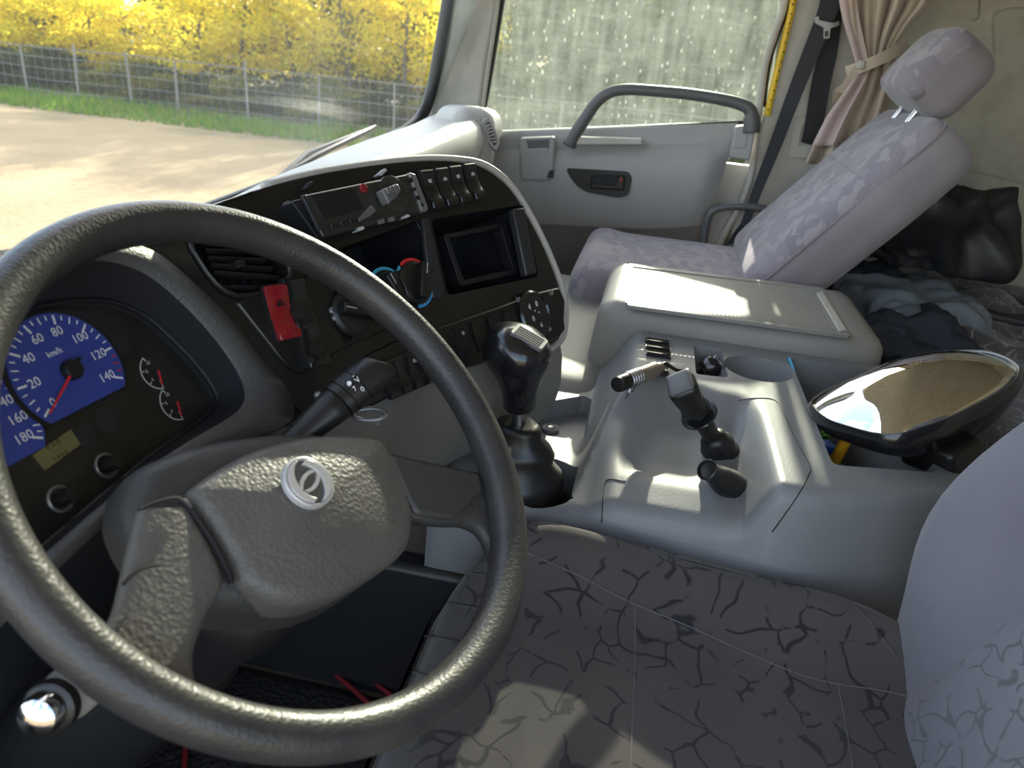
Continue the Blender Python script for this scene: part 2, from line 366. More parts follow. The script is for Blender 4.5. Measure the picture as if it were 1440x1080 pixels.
def glass(name, dirt, streak, tint, hazecol):
    """window glass with real dirt: transparent, some of it covered by a translucent film"""
    m = bpy.data.materials.new(name); m.use_nodes = True; t = m.node_tree; L = t.links; t.nodes.clear()
    o = t.nodes.new('ShaderNodeOutputMaterial'); tr = t.nodes.new('ShaderNodeBsdfTransparent'); tr.inputs[0].default_value = (*tint, 1)
    gl = t.nodes.new('ShaderNodeBsdfGlossy'); gl.inputs['Roughness'].default_value = .02
    fr = t.nodes.new('ShaderNodeFresnel'); fr.inputs[0].default_value = 1.1
    tl = t.nodes.new('ShaderNodeBsdfTranslucent'); tl.inputs[0].default_value = (*hazecol, 1)
    df = t.nodes.new('ShaderNodeBsdfDiffuse'); df.inputs[0].default_value = (*hazecol, 1)
    a = t.nodes.new('ShaderNodeMixShader'); a.inputs[0].default_value = .35; L.new(tl.outputs[0], a.inputs[1]); L.new(df.outputs[0], a.inputs[2])
    tcn = t.nodes.new('ShaderNodeTexCoord'); val = None
    if streak:
        def layer(sc, scale, lo, hi, gain, tex='n'):
            mp = t.nodes.new('ShaderNodeMapping'); mp.inputs['Scale'].default_value = sc; L.new(tcn.outputs['Object'], mp.inputs['Vector'])
            if tex == 'n':
                n = t.nodes.new('ShaderNodeTexNoise'); n.inputs['Detail'].default_value = 5; n.inputs['Roughness'].default_value = .7; oo = n.outputs['Fac']
            else:
                n = t.nodes.new('ShaderNodeTexVoronoi'); oo = n.outputs['Distance']
            n.inputs['Scale'].default_value = scale; L.new(mp.outputs[0], n.inputs['Vector'])
            mr = t.nodes.new('ShaderNodeMapRange'); mr.inputs[1].default_value = lo; mr.inputs[2].default_value = hi; mr.inputs[3].default_value = 0; mr.inputs[4].default_value = gain
            L.new(oo, mr.inputs[0]); return mr.outputs[0]
        ls = [layer((1, 1, .12), 45, .4, .75, .20), layer((1, .15, 1), 60, .5, .8, .20), layer((1, 1, 1), 7, .4, .75, .12), layer((1, 1, .6), 42, .20, .08, .5, 'v')]
        val = ls[0]
        for l in ls[1:]:
            ad = t.nodes.new('ShaderNodeMath'); ad.operation = 'ADD'; L.new(val, ad.inputs[0]); L.new(l, ad.inputs[1]); val = ad.outputs[0]
        ad = t.nodes.new('ShaderNodeMath'); ad.operation = 'ADD'; ad.use_clamp = True; ad.inputs[1].default_value = dirt; L.new(val, ad.inputs[0]); val = ad.outputs[0]
    b = t.nodes.new('ShaderNodeMixShader'); b.inputs[0].default_value = dirt
    if val is not None: L.new(val, b.inputs[0])
    L.new(tr.outputs[0], b.inputs[1]); L.new(a.outputs[0], b.inputs[2])
    c = t.nodes.new('ShaderNodeMixShader'); L.new(fr.outputs[0], c.inputs[0]); L.new(b.outputs[0], c.inputs[1]); L.new(gl.outputs[0], c.inputs[2])
    L.new(c.outputs[0], o.inputs['Surface'])
    return m
M['ws'] = glass('windscreen_glass', .035, False, (.95, .97, .95), (.8, .8, .78))
M['sideglass'] = glass('dirty_side_glass', .10, True, (.82, .85, .80), (.30, .335, .30))

def leafmat(name, cols):
    m = bpy.data.materials.new(name); m.use_nodes = True; t = m.node_tree; L = t.links; t.nodes.clear()
    o = t.nodes.new('ShaderNodeOutputMaterial'); d = t.nodes.new('ShaderNodeBsdfDiffuse'); tl = t.nodes.new('ShaderNodeBsdfTranslucent')
    g = t.nodes.new('ShaderNodeNewGeometry'); r = t.nodes.new('ShaderNodeValToRGB')
    e = r.color_ramp.elements; e[0].color = (*cols[0], 1); e[1].color = (*cols[-1], 1)
    for i, c in enumerate(cols[1:-1]): k = e.new((i + 1) / (len(cols) - 1)); k.color = (*c, 1)
    L.new(g.outputs['Random Per Island'], r.inputs[0]); L.new(r.outputs[0], d.inputs[0]); L.new(r.outputs[0], tl.inputs[0])
    x = t.nodes.new('ShaderNodeMixShader'); x.inputs[0].default_value = .65; L.new(d.outputs[0], x.inputs[1]); L.new(tl.outputs[0], x.inputs[2]); L.new(x.outputs[0], o.inputs[0])
    return m
M['leafy'] = leafmat('yellow_leaves', [(.80, .66, .05), (.95, .82, .08), (.88, .68, .05), (.45, .50, .05)])
M['leafg'] = leafmat('olive_leaves', [(.12, .15, .03), (.22, .23, .04), (.42, .35, .05), (.10, .12, .03)])
M['leafd'] = leafmat('dark_leaves', [(.05, .075, .025), (.10, .13, .04), (.15, .16, .06), (.04, .06, .02)])
M['grass'] = leafmat('grass_blades', [(.10, .22, .02), (.16, .30, .03), (.25, .30, .05)])

# ------------------------------------------------------------------ ground outside
ZG = -1.3
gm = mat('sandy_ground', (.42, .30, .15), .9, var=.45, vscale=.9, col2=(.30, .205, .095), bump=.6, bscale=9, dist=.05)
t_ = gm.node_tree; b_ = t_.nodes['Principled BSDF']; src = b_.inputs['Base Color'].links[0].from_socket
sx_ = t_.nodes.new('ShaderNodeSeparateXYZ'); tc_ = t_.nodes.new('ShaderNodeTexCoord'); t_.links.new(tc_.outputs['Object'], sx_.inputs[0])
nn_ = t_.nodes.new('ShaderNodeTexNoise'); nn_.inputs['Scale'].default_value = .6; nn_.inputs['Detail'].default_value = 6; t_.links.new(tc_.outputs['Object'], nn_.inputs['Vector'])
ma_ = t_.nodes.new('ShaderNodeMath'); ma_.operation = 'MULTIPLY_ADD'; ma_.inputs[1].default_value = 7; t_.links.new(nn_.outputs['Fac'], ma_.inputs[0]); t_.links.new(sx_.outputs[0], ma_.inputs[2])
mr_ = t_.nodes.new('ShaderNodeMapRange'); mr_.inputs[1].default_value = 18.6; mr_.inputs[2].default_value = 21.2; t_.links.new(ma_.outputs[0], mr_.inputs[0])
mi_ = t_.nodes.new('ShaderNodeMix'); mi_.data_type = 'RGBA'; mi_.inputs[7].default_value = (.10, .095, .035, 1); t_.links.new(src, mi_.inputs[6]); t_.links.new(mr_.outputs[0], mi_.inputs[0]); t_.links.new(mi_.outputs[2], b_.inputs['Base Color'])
def g_grid(x0, x1, y0, y1, nx, ny, f):
    V = []; F = []
    for j in range(ny + 1):
        for i in range(nx + 1):
            x = x0 + (x1 - x0) * i / nx; y = y0 + (y1 - y0) * j / ny; V.append((x, y, f(x, y)))
    for j in range(ny):
        for i in range(nx):
            a = j * (nx + 1) + i; F.append((a, a + 1, a + nx + 2, a + nx + 1))
    return V, F
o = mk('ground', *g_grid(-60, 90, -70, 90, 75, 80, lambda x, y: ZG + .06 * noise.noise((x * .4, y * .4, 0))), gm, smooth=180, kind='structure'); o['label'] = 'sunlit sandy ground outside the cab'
# grass strip along the fence
rg = random.Random(3)
V, F = [], []
for i in range(14000):
    x = 15.8 + abs(rg.gauss(0, 1)) * 1.9; y = rg.uniform(-9, 26)
    if noise.noise((x * .5, y * .5, 3)) < -.25 or x > 22: continue
    h = rg.uniform(.08, .26); a = rg.uniform(0, PI); w = .03; dx, dy = math.cos(a) * w, math.sin(a) * w; lx, ly = rg.gauss(0, .06), rg.gauss(0, .06)
    z = ZG + .06 * noise.noise((x * .4, y * .4, 0)) - .02; s = len(V); V += [(x - dx, y - dy, z), (x + dx, y + dy, z), (x + lx, y + ly, z + h)]; F.append((s, s + 1, s + 2))
tag(mk('grass', V, F, M['grass'], smooth=0), 'green grass strip growing along the foot of the wire fence', 'grass', kind='stuff')
# fence
fe = thing('wire_fence', 'low wire fence on grey posts between sandy yard and trees', 'fence', (18.6, 8, ZG))
py = [16.6, 15.0, 13.6, 12.3, 10.2, 8.3, 6.4, 4.4, 2.2, 0, -2.2, -4.4]
proto = None
for i, y in enumerate([19.5, 18] + py):
    hgt = 1.25 + .12 * math.sin(i * 2.3); x = 18.6 + .15 * math.sin(i * 1.7)
    pm = mk('post', *g_tube([(x, y, ZG - .1), (x + .02 * math.sin(i), y + .04 * math.cos(i * 3), ZG + hgt)], .03, 8), M['postgrey'], fe)
for zz in (.12, .4, .68, .95, 1.18):
    mk('rail' if zz > 1 else 'wire', *g_tube([(18.6 + .15 * math.sin(k), 21 - k * 1.3, ZG + zz + .02 * math.sin(k * 1.3)) for k in range(21)], .013 if zz > 1 else .006, 6), M['postgrey'] if zz > 1 else M['wire'], fe)
V, F = [], []
for k in range(105):
    y = 21 - k * .25
    g = g_tube([(18.6, y, ZG + .05), (18.6, y + .02, ZG + 1.18)], .004, 3, caps=False); V, F = g_join((V, F), g)
mk('mesh_wires', V, F, M['wire'], fe, kind='stuff')
# trees
def tree_mesh(seed, h, leaves, spread, low):
    r = random.Random(seed); T = ([], []); tips = []
    lean = (r.gauss(0, .05), r.gauss(0, .05))
    tp = [(lean[0] * z + .06 * math.sin(z * 2 + seed), lean[1] * z + .06 * math.cos(z * 1.7 + seed), z) for z in [h * .9 * i / 7 for i in range(8)]]
    T = g_join(T, g_tube(tp, [.11 * (1 - .8 * i / 7) for i in range(8)], 7))
    for k in range(11):
        z0 = low + (h * .85 - low) * k / 11; i = min(6, int(z0 / (h * .9) * 7)); b = Vector(tp[i]); b.z = z0
        a = k * 2.4 + r.uniform(-.4, .4); L = spread * (1.1 - .55 * k / 11) * r.uniform(.75, 1.15)
        e = b + Vector((math.cos(a) * L, math.sin(a) * L, L * r.uniform(.15, .6))); m = (b + e) / 2 + Vector((0, 0, .12 * L))
        T = g_join(T, g_tube([b, m, e], [.035, .025, .008], 5)); tips += [e, m, (m + e) / 2 + Vector((r.gauss(0, .3), r.gauss(0, .3), r.gauss(0, .25)))]
    tips.append(Vector(tp[-1]))
    n = leaves; rr = np.random.RandomState(seed); c = np.array([tuple(t) for t in tips])[rr.randint(0, len(tips), n)] + rr.normal(0, .36, (n, 3)) * np.array([1, 1, .8])
    ax = rr.normal(0, 1, (n, 3)); ax /= np.linalg.norm(ax, axis=1)[:, None]; bx = np.cross(ax, rr.normal(0, 1, (n, 3))); bx /= np.linalg.norm(bx, axis=1)[:, None]
    s = rr.uniform(.07, .13, (n, 1)); V = np.stack([c - ax * s, c - bx * s * .6, c + ax * s, c + bx * s * .6], 1).reshape(-1, 3)
    return T, (V.tolist(), [(4 * i, 4 * i + 1, 4 * i + 2, 4 * i + 3) for i in range(n)])
protos = []
for seed, lm, h, lv, spd, low in ((1, 'leafy', 6.2, 4300, 2.0, 1.0), (2, 'leafy', 5.4, 3600, 1.8, .9), (5, 'leafg', 5.8, 9500, 1.9, .15), (9, 'leafd', 5.8, 9500, 1.9, .15)):
    T, Lf = tree_mesh(seed, h, lv, spd, low)
    a = bpy.data.meshes.new('trunk'); a.from_pydata([tuple(v) for v in T[0]], [], T[1]); a.materials.append(M['bark'])
    b = bpy.data.meshes.new('crown'); b.from_pydata(Lf[0], [], Lf[1]); b.materials.append(M[lm])
    protos.append((a, b))
rt_ = random.Random(11)
def put_tree(kind, x, y, sc, label, group):
    t = thing('tree', label, 'tree', (x, y, ZG), group); t.rotation_euler = (0, 0, rt_.uniform(0, 6.28)); t.scale = (sc, sc, (.50 if y > 13 else .72 if y > 4 else .9) * rt_.uniform(.93, 1.1))
    for nm, me in zip(('trunk', 'crown'), protos[kind]):
        q = bpy.data.objects.new(nm, me); COL.objects.link(q); q.parent = t
yy = 24.0; k = 0
while yy > 4.5:
    put_tree(k % 2, 22.4 + rt_.uniform(-.7, 1.0), yy, rt_.uniform(.55, .85), 'yellow-leaved autumn tree in the blurred row just behind the wire fence', 'yellow trees behind the fence'); yy -= rt_.uniform(1.3, 1.9); k += 1
yy = 24.0
while yy > 3.5:
    t = thing('shrub', 'low dark green shrub in the undergrowth behind the fence wires', 'shrub', (20.2 + rt_.uniform(-.4, .6), yy, ZG - .1), 'undergrowth behind the fence'); t.rotation_euler = (0, 0, rt_.uniform(0, 6)); t.scale = (.42, .42, rt_.uniform(.13, .22))
    q = bpy.data.objects.new('foliage', protos[3][1] if rt_.random() < .6 else protos[2][1]); COL.objects.link(q); q.parent = t
    yy -= rt_.uniform(.7, 1.2)
yy = 30.0
while yy > 3:
    put_tree(2, 25.0 + rt_.uniform(-1, 1.6), yy, rt_.uniform(.8, .95), 'shaded olive tree filling the gaps behind the yellow ones', 'olive trees behind the yellow ones'); yy -= rt_.uniform(1.6, 2.4)
yy = 3.6
while yy > -8:
    put_tree(3, 22.5 + rt_.uniform(-.6, .9), yy, rt_.uniform(.8, .9), 'dim olive tree seen through the dirty passenger window', 'trees beyond the passenger window'); yy -= rt_.uniform(1.5, 2.1)
yy = 3.0
while yy > -9:
    put_tree(3, 27 + rt_.uniform(-.6, 1.5), yy, rt_.uniform(.8, .95), 'dim olive tree seen through the dirty passenger window', 'trees beyond the passenger window'); yy -= rt_.uniform(1.7, 2.3)

# ------------------------------------------------------------------ cab shell
XD = 1.75
DF = Frame((XD, 0, 0), (0, -1, 0), (0, 0, 1))       # passenger side plane seen from inside: u = -Y, v = Z, n = -X
def dp(l, w=0): return DF.pts(l, w)
fl = mk('floor', *g_join(g_box(-.75, .30, -1.45, .62, .20, .23), g_box(.30, 1.72, -.62, .62, .0, .03)), M['floor'], kind='structure', smooth=0)
tun = mk('trim_3', *g_box(.30, .34, -.30, .62, .03, .46), M['hoodin'], bevel=.01, kind='structure'); tun['label'] = 'dark engine tunnel side beside the driver footwell'
# rear sleeper floor between the seats
slf = thing('sleeper_floor', '', '', (.9, -1, .42), kind='structure'); del slf['label']
for i in range(7):
    y1 = -.66 - i * .115; mk('plank', *g_box(.42, 1.73, y1 - .11, y1, .40, .44), M['floor'], slf, bevel=.004)
# ceiling over the cab
mk('ceiling', *g_box(-.85, 1.8, -1.5, .28, 1.62, 1.66), M['pillar'], kind='structure', bevel=.01)
# rear wall and passenger side wall behind the door
mk('wall_back', *g_box(-.85, 1.8, -1.50, -1.46, 0, 1.62), M['wall'], kind='structure')
wl = plate('wall_right', DF, [DF.px(1118, -250, -.0)] + [(1.5, 1.62), (1.5, .0), (.43, .0), DF.px(1012, 340), DF.px(1056, 240), DF.px(1068, 175), DF.px(1090, 100)], -.06, -.02, M['wall'], kind='structure', bevel=.006)
cut(wl, [g_plate(rnd(dp([(1345, -60), (1382, -60), (1378, 26), (1366, 31), (1343, 28)], -.02), .012), -.035, .02), g_plate(rnd(dp([(1394, 20), (1415, 10), (1500, 12), (1500, 85), (1396, 78)], -.02), .015), -.03, .02),
         g_plate(dp([(1340, 233), (1460, 262), (1460, 264), (1340, 235)], -.02), -.027, .02), g_plate(dp([(1425, 264), (1427, 264), (1416, 345), (1413, 345)], -.02), -.027, .02)], M=DF.M())
# B pillar trim
bp = thing('trim_2', 'beige trim of the pillar behind the passenger door', '', (XD, -.5, .6), kind='structure')
plate('pillar_cover', DF, dp([(1124, -220), (1290, -220), (1235, 60), (1200, 170), (1150, 330), (1120, 420), (1012, 420), (1022, 345), (1050, 262), (1066, 190), (1082, 130), (1100, 60)]), -.02, .006, M['pillar'], bp, bevel=.006)
plate('belt_slot_frame', DF, rnd(dp([(1118, 166), (1170, 160), (1166, 222), (1108, 222)], .012), .006), .004, .014, M['pillar'], bp, holes=[rnd(dp([(1128, 176), (1158, 172), (1150, 203), (1122, 205)], .012), .004)], bevel=.002)
# door weather strips and yellow rod
sealp = [(1112, -90), (1104, 0), (1090, 45), (1076, 90), (1069, 140), (1064, 180), (1056, 245), (1040, 290), (1015, 335), (1000, 380)]
tag(mk('trim_4', *g_tube([DF.p(*DF.px(x, y), .005) for x, y in spl(sealp, 4, False)], .010, 10), M['pillar'], smooth=180), 'pale rubber weather strip round the door opening', kind='structure')
tag(mk('trim_5', *g_tube([DF.p(*DF.px(x, y), .0) for x, y in spl([(1122, -130), (1108, 0), (1090, 50), (1078, 95), (1071, 150)], 4, False)], .011, 10), M['rubber'], smooth=180), 'black seal at the rear edge of the side window', kind='structure')
yr = thing('yellow_jamb_rod', 'bright yellow rod running up the door jamb behind the window', 'rod', DF.p(*DF.px(1080, 160)))
mk('rod', *g_tube([DF.p(*DF.px(x, y), .014) for x, y in spl([(1134, -120), (1115, 0), (1104, 50), (1092, 100), (1078, 162)], 4, False)], .0085, 8), M['yellow'], yr)
for i in range(12):
    t = i / 11; x, y = 1115 - 35 * t + 3 * math.sin(3 * t), 6 + 148 * t
    mk('rivet', *g_lathe([(.0022, 0), (.0022, .001), (.001, .002)], 8), M['rubber'], yr, M=axisM(DF.p(*DF.px(x, y, .024), .022), DF.n))
mk('trim_8', *g_box(1.772, 1.80, -.56, -.30, .0, .84), M['pillar'], kind='structure', bevel=.004)['label'] = 'beige door opening sill behind the door edge'
mk('trim_9', *g_box(1.745, 1.80, -.62, .62, .0, .33), M['doordark'], kind='structure', bevel=.004)['label'] = 'dark lower door frame'
mk('wall_front', *g_box(-.80, 1.78, .60, .64, -.3, .70), M['dark'], kind='structure', smooth=0)
mk('wall_left', *g_box(-.82, -.77, -.30, .62, -.2, .50), M['doordark'], kind='structure', bevel=.01)
# A pillar
apl = thing('trim_1', 'pale painted pillar between windscreen and passenger door', '', (1.72, .3, .9), kind='structure')
AF = Frame((1.70, 0, 0), (0, -1, 0), (0, 0, 1))
plate('pillar_cover', AF, spl(AF.pts([(648, -170), (712, -170), (704, -60), (697, 20), (683, 100), (674, 170), (668, 215), (590, 205), (596, 175), (608, 150), (622, 90), (634, 20)]), 3), -.04, .012, M['pillar'], apl, bevel=.010, seg=3)
mk('screw', *g_lathe([(.007, 0), (.007, .003), (.0045, .004), (.0035, .002), (.001, .002)], 14), M['pillar'], apl, M=axisM(AF.p(*AF.px(657, 86, .012), .011), AF.n), label='small beige screw cap')
mk('door_edge_strip', *g_tube([AF.p(*AF.px(x, y), .004) for x, y in [(715, -170), (705, -40), (698, 20), (686, 100), (677, 165)]], .006, 8), M['pillar'], apl, smooth=180)
tag(mk('trim_6', *g_tube([AF.p(*AF.px(x, y, -.02), -.02) for x, y in [(724, -170), (711, -30), (703, 20), (690, 100), (681, 150), (679, 190)]], .013, 10, flat=.6), M['rubber'], smooth=180), 'black seal at the front edge of the side window', kind='structure')

# passenger door
dr = thing('door_1', 'grey moulded passenger door with grab handle and dirty window', '', (XD, -.1, .3), kind='structure')
# inner panel as a loft along the door: profile from sill down
def zsill(y): return .852 + (.24 - y) / (.665) * .095
V, F = [], []
prof = [(.0, .004), (.006, .0), (.012, -.006), (.018, -.020), (.020, -.045), (.052, -.062), (.060, -.085), (.058, -.15), (.052, -.21), (.030, -.245), (.018, -.265), (.012, -.32), (.010, -.45), (.006, -.62)]
NY = 44
for j in range(NY + 1):
    y = .42 - j / NY * .845
    zs = zsill(y); e = ss(-.445, -.37, y); e2 = ss(-.30, -.20, y)
    for k, (dx, dz) in enumerate(prof):
        f = 1.0
        if k >= 5: dz = dz * (1 + .10 * ss(.1, -.4, y)) - .012 * math.sin(max(0, min(1, (.25 - y) / .65)) * PI) * (k in (8, 9, 10))
        V.append((XD - .012 - dx * (.35 + .65 * e) if k > 4 else XD - .012 - dx, y - (.0 if k < 5 else (k - 4) * .006 * ss(-.2, -.42, y) * -1), zs + dz))
n = len(prof)
for j in range(NY):
    for k in range(n - 1): a = j * n + k; F.append((a, a + 1, a + n + 1, a + n))
# close to the outer skin
V2 = [(XD + .03, v[1], v[2]) for v in V]; s = len(V); rim_ = [j * n for j in range(NY + 1)] + [NY * n + k for k in range(1, n)] + [j * n + n - 1 for j in range(NY - 1, -1, -1)] + [k for k in range(n - 2, 0, -1)]
V += [V2[i] for i in rim_]
for i in range(len(rim_)): j = (i + 1) % len(rim_); F.append((rim_[i], rim_[j], s + j, s + i))
n = len(prof)
F.append(list(range(s, s + len(rim_))))
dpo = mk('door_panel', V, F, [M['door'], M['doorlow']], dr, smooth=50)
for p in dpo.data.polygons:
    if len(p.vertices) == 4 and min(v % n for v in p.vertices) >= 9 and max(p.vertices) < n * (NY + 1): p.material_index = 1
FD = Frame((XD - .07, 0, 0), (0, -1, 0), (0, 0, 1))
def fp(l, w=0): return FD.pts(l, w)
# grab handle
hp = [(800, 205), (808, 190), (822, 168), (838, 145), (856, 131), (880, 126), (920, 128), (965, 132), (1010, 139), (1040, 146), (1054, 154), (1057, 168), (1056, 186)]
def taper(i, n): return .0125 + .004 * abs(2 * i / (n - 1) - 1) ** 2
HP = spl([(*FD.px(x, y), 0) for x, y in hp], 4, False)
mk('grab_handle', *g_tube([FD.p(u, v, 0) for u, v, _ in HP], [taper(i, len(HP)) * (1.15 if i < len(HP) - 6 else 1.35) for i in range(len(HP))], 12), M['doordark'], dr, smooth=180, label='dark grey arched grab handle')
plate('ledge_plate', FD, rnd(fp([(797, 196), (812, 192), (902, 195), (904, 203), (800, 203)]), .004), -.025, .008, M['pillar'], dr, bevel=.003, label='pale narrow plate on the door ledge under the grab handle')  # pale narrow plate set on the ledge below the grab handle
plate('handle_boss', FD, rnd(fp([(1034, 178), (1064, 175), (1054, 226), (1025, 222)]), .008), -.04, .004, M['door'], dr, bevel=.004)
plate('square_cap', FD, rnd(fp([(1034, 190), (1051, 188), (1048, 208), (1031, 208)], .006), .003), .003, .0065, M['door'], dr, bevel=.001)
tr = plate('flip_tray', FD, rnd(fp([(731, 194), (780, 192), (780, 250), (770, 255), (735, 254), (731, 246)]), .007), -.03, .006, M['door'], dr, bevel=.003)
plate('tray_lid', FD, rnd(fp([(731, 214), (740, 214), (743, 209), (770, 208), (772, 213), (779, 213), (778, 242), (770, 252), (735, 252)], .008), .004), .004, .011, M['door'], tr, bevel=.0025)
plate('tray_recess', FD, rnd(fp([(740, 197), (773, 196), (771, 210), (743, 211)], .008), .003), .004, .0075, M['doordark'], tr, bevel=.001)
plate('finger_notch', FD, rnd(fp([(772, 240), (779, 238), (778, 250), (769, 250)], .009), .003), .006, .0115, M['dark'], tr)
cup = plate('handle_cup', FD, rnd(fp([(796, 236), (884, 241), (889, 250), (884, 274), (872, 278), (826, 270), (812, 262), (800, 246)]), .012), -.012, .006, M['black'], dr, holes=[rnd(fp([(832, 246), (880, 247), (878, 268), (830, 264)]), .006)], bevel=.003)
plate('cup_floor', FD, fp([(828, 243), (884, 244), (882, 272), (826, 268)]), -.004, .0012, M['void'], cup)
pl_ = plate('pull_lever', FD, rnd(fp([(832, 257), (866, 261), (870, 247), (878, 247), (877, 267), (832, 264)]), .003), -.002, .0045, M['black'], cup, bevel=.002)
plate('lock_tab', FD, rnd(fp([(872, 249), (876, 249), (875, 256), (871, 256)], .003), .001), .004, .0058, M['red'], cup)
# side window
GF = Frame((XD + .005, 0, 0), (0, -1, 0), (0, 0, 1))
wn = thing('window_1', 'dirty streaked passenger side window glass', '', GF.p(*GF.px(860, 180)), kind='structure')
plate('glass', GF, GF.pts([(735, -260), (700, 30), (676, 200), (1072, 182), (1090, 110), (1112, 20), (1150, -260)]), -.003, .003, M['sideglass'], wn, smooth=0)
mk('sill_seal', *g_tube([GF.p(*GF.px(x, y, .014), .014) for x, y in [(676, 190), (860, 181), (1066, 171)]], .005, 8), M['rubber'], wn)
# windscreen: curved pane
def wsx(t):     # base line from passenger corner round to the driver side
    return spl([(1.70, .40), (1.60, .475), (1.3, .555), (.6, .60), (-.1, .60), (-.75, .58)], 8, False)
def wsz(x): return float(np.interp(x, [-.8, .3, 1.05, 1.5, 1.62, 1.7], [.70, .72, .762, .80, .845, .87]))
base = wsx(0); V = []
for p in base: V.append((p[0], p[1], wsz(p[0])))
for p in base: V.append((.45 + (p[0] - .45) * .965, p[1] - .24, 1.62))
n = len(base); V += [(v[0] - .0, v[1] - .006, v[2]) for v in V]
F = []
for i in range(n - 1):
    F.append((i, i + 1, n + i + 1, n + i)); F.append((2 * n + i + 1, 2 * n + i, 3 * n + i, 3 * n + i + 1))
F += [(0, n, 3 * n, 2 * n), (n - 1, 3 * n - 1, 4 * n - 1, 2 * n - 1)] + [(i, 2 * n + i, 2 * n + i + 1, i + 1) for i in range(n - 1)] + [(n + i, n + i + 1, 3 * n + i + 1, 3 * n + i) for i in range(n - 1)]
w2 = thing('window_2', 'curved windscreen glass in front of the dashboard', '', (.5, .6, .86), kind='structure')
mk('glass', V, F, M['ws'], w2, smooth=60)
ru = [at(652, -140, X=1.68), at(640, -60, X=1.68), at(628, 10, X=1.68), at(618, 70, X=1.68), at(607, 125, X=1.68), at(594, 162, X=1.66), at(572, 183, X=1.58), at(545, 196, X=1.50)] + [Vector((p[0], p[1] - .012, wsz(p[0]) + .004)) for p in base[16::4]]
mk('seal', *g_tube(spl(ru, 4, False), .016, 10), M['rubber'], w2, smooth=180)
# wiper outside
wp = thing('wiper', 'black windscreen wiper resting along the bottom of the glass', 'wiper', (1.2, .60, .90))
P0, P1 = at(368, 258, Y=.68), at(528, 178, Y=.63)
mk('arm', *g_tube([P0 + Vector((0, .0, -.03)), (P0 * .6 + P1 * .4) + Vector((0, .02, .006)), P1], [.012, .009, .006], 8), M['rubber'], wp)
mk('spindle', *g_tube([P0 + Vector((0, 0, -.03)), P0 + Vector((-.02, -.02, -.06)), Vector((P0.x - .02, .635, .69))], .012, 8), M['rubber'], wp)
mk('blade', *g_tube([at(380, 258, Y=.66), at(446, 219, Y=.64), at(524, 181, Y=.62)], .009, 6, flat=.5), M['black'], wp)

# ------------------------------------------------------------------ dashboard
DP = tilted(CAM + ray(620, 370) * .95, 24, 26)
def d_(l, w=0): return DP.pts(l, w)
fas_px = [(150, 372), (200, 343), (262, 306), (305, 286), (370, 264), (440, 246), (520, 233), (590, 226), (645, 227), (682, 236), (716, 264), (748, 315), (774, 370), (789, 415), (792, 450), (786, 476),
          (762, 489), (700, 505), (640, 522), (560, 553), (500, 578), (462, 598), (440, 596), (405, 560), (350, 520), (260, 440), (190, 400)]
dash = thing('dashboard', 'grey dashboard with pale sunlit top behind the black control panel', 'dashboard', (.6, .4, .5))
# top skin: windscreen base -> rear edge (pod on the passenger side, fascia top in the middle)
ftop = [DP.p(*DP.px(x, y, .004), .004) for x, y in [(684, 238), (645, 226), (590, 224), (520, 231), (440, 244), (370, 262), (305, 284)]]
rear = [Vector((1.72, .235, .915)), Vector((1.62, .225, .918)), Vector((1.45, .215, .916)), Vector((1.2, .20, .915)), Vector((.95, .21, .905)), Vector((.76, .21, .90)), ftop[0] - DP.n * .05 + Vector((.035, .03, -.01))] + [p + DP.n * -.012 for p in ftop] + [Vector((ftop[-1].x - .03, .48, .80)), Vector((-.3, .53, .74)), Vector((-.75, .53, .74))]
front = [Vector((x, y, wsz(x) + .003)) for x, y in [(1.70, .37), (1.60, .45), (1.45, .51), (1.2, .55), (1.0, .57), (.85, .58), (.75, .585), (.65, .585), (.55, .585), (.45, .585), (.35, .585), (.25, .585), (.12, .585), (-.05, .585), (-.3, .585), (-.75, .57)]]
rear = spl(rear, 3, False); front = spl(front, 3, False)
rows = []
for a, b in zip(front, rear):
    r = []
    for k in range(9):
        t = k / 8; p = a.lerp(b, t); p.z += .035 * math.sin(PI * min(1, t * 1.05)) * ss(.5, 1.2, a.x) * .6 + .012 * math.sin(PI * t); r.append(p)
    k = ss(ftop[0].x + .04, .85, b.x); nb = DP.n * -(1 - k)
    r += [b + Vector((0, -.018, -.012)) * k + nb * .01, b + Vector((0, -.03, -.047)) * k + nb * .06, b + Vector((0, 0, -.16)) * k + nb * .20, b + Vector((0, .06, -.42)) * k + nb * .25 + Vector((0, 0, -.1)) * (1 - k)]; rows.append(r)
n = len(rows[0]); V = [p for r in rows for p in r]; F = []
for i in range(len(rows) - 1):
    for k in range(n - 1): F.append((i * n + k, (i + 1) * n + k, (i + 1) * n + k + 1, i * n + k + 1))
F.append(list(range(n)))
bm_ = mk('dash_top', V, F, M['dashtop'], dash, smooth=60)
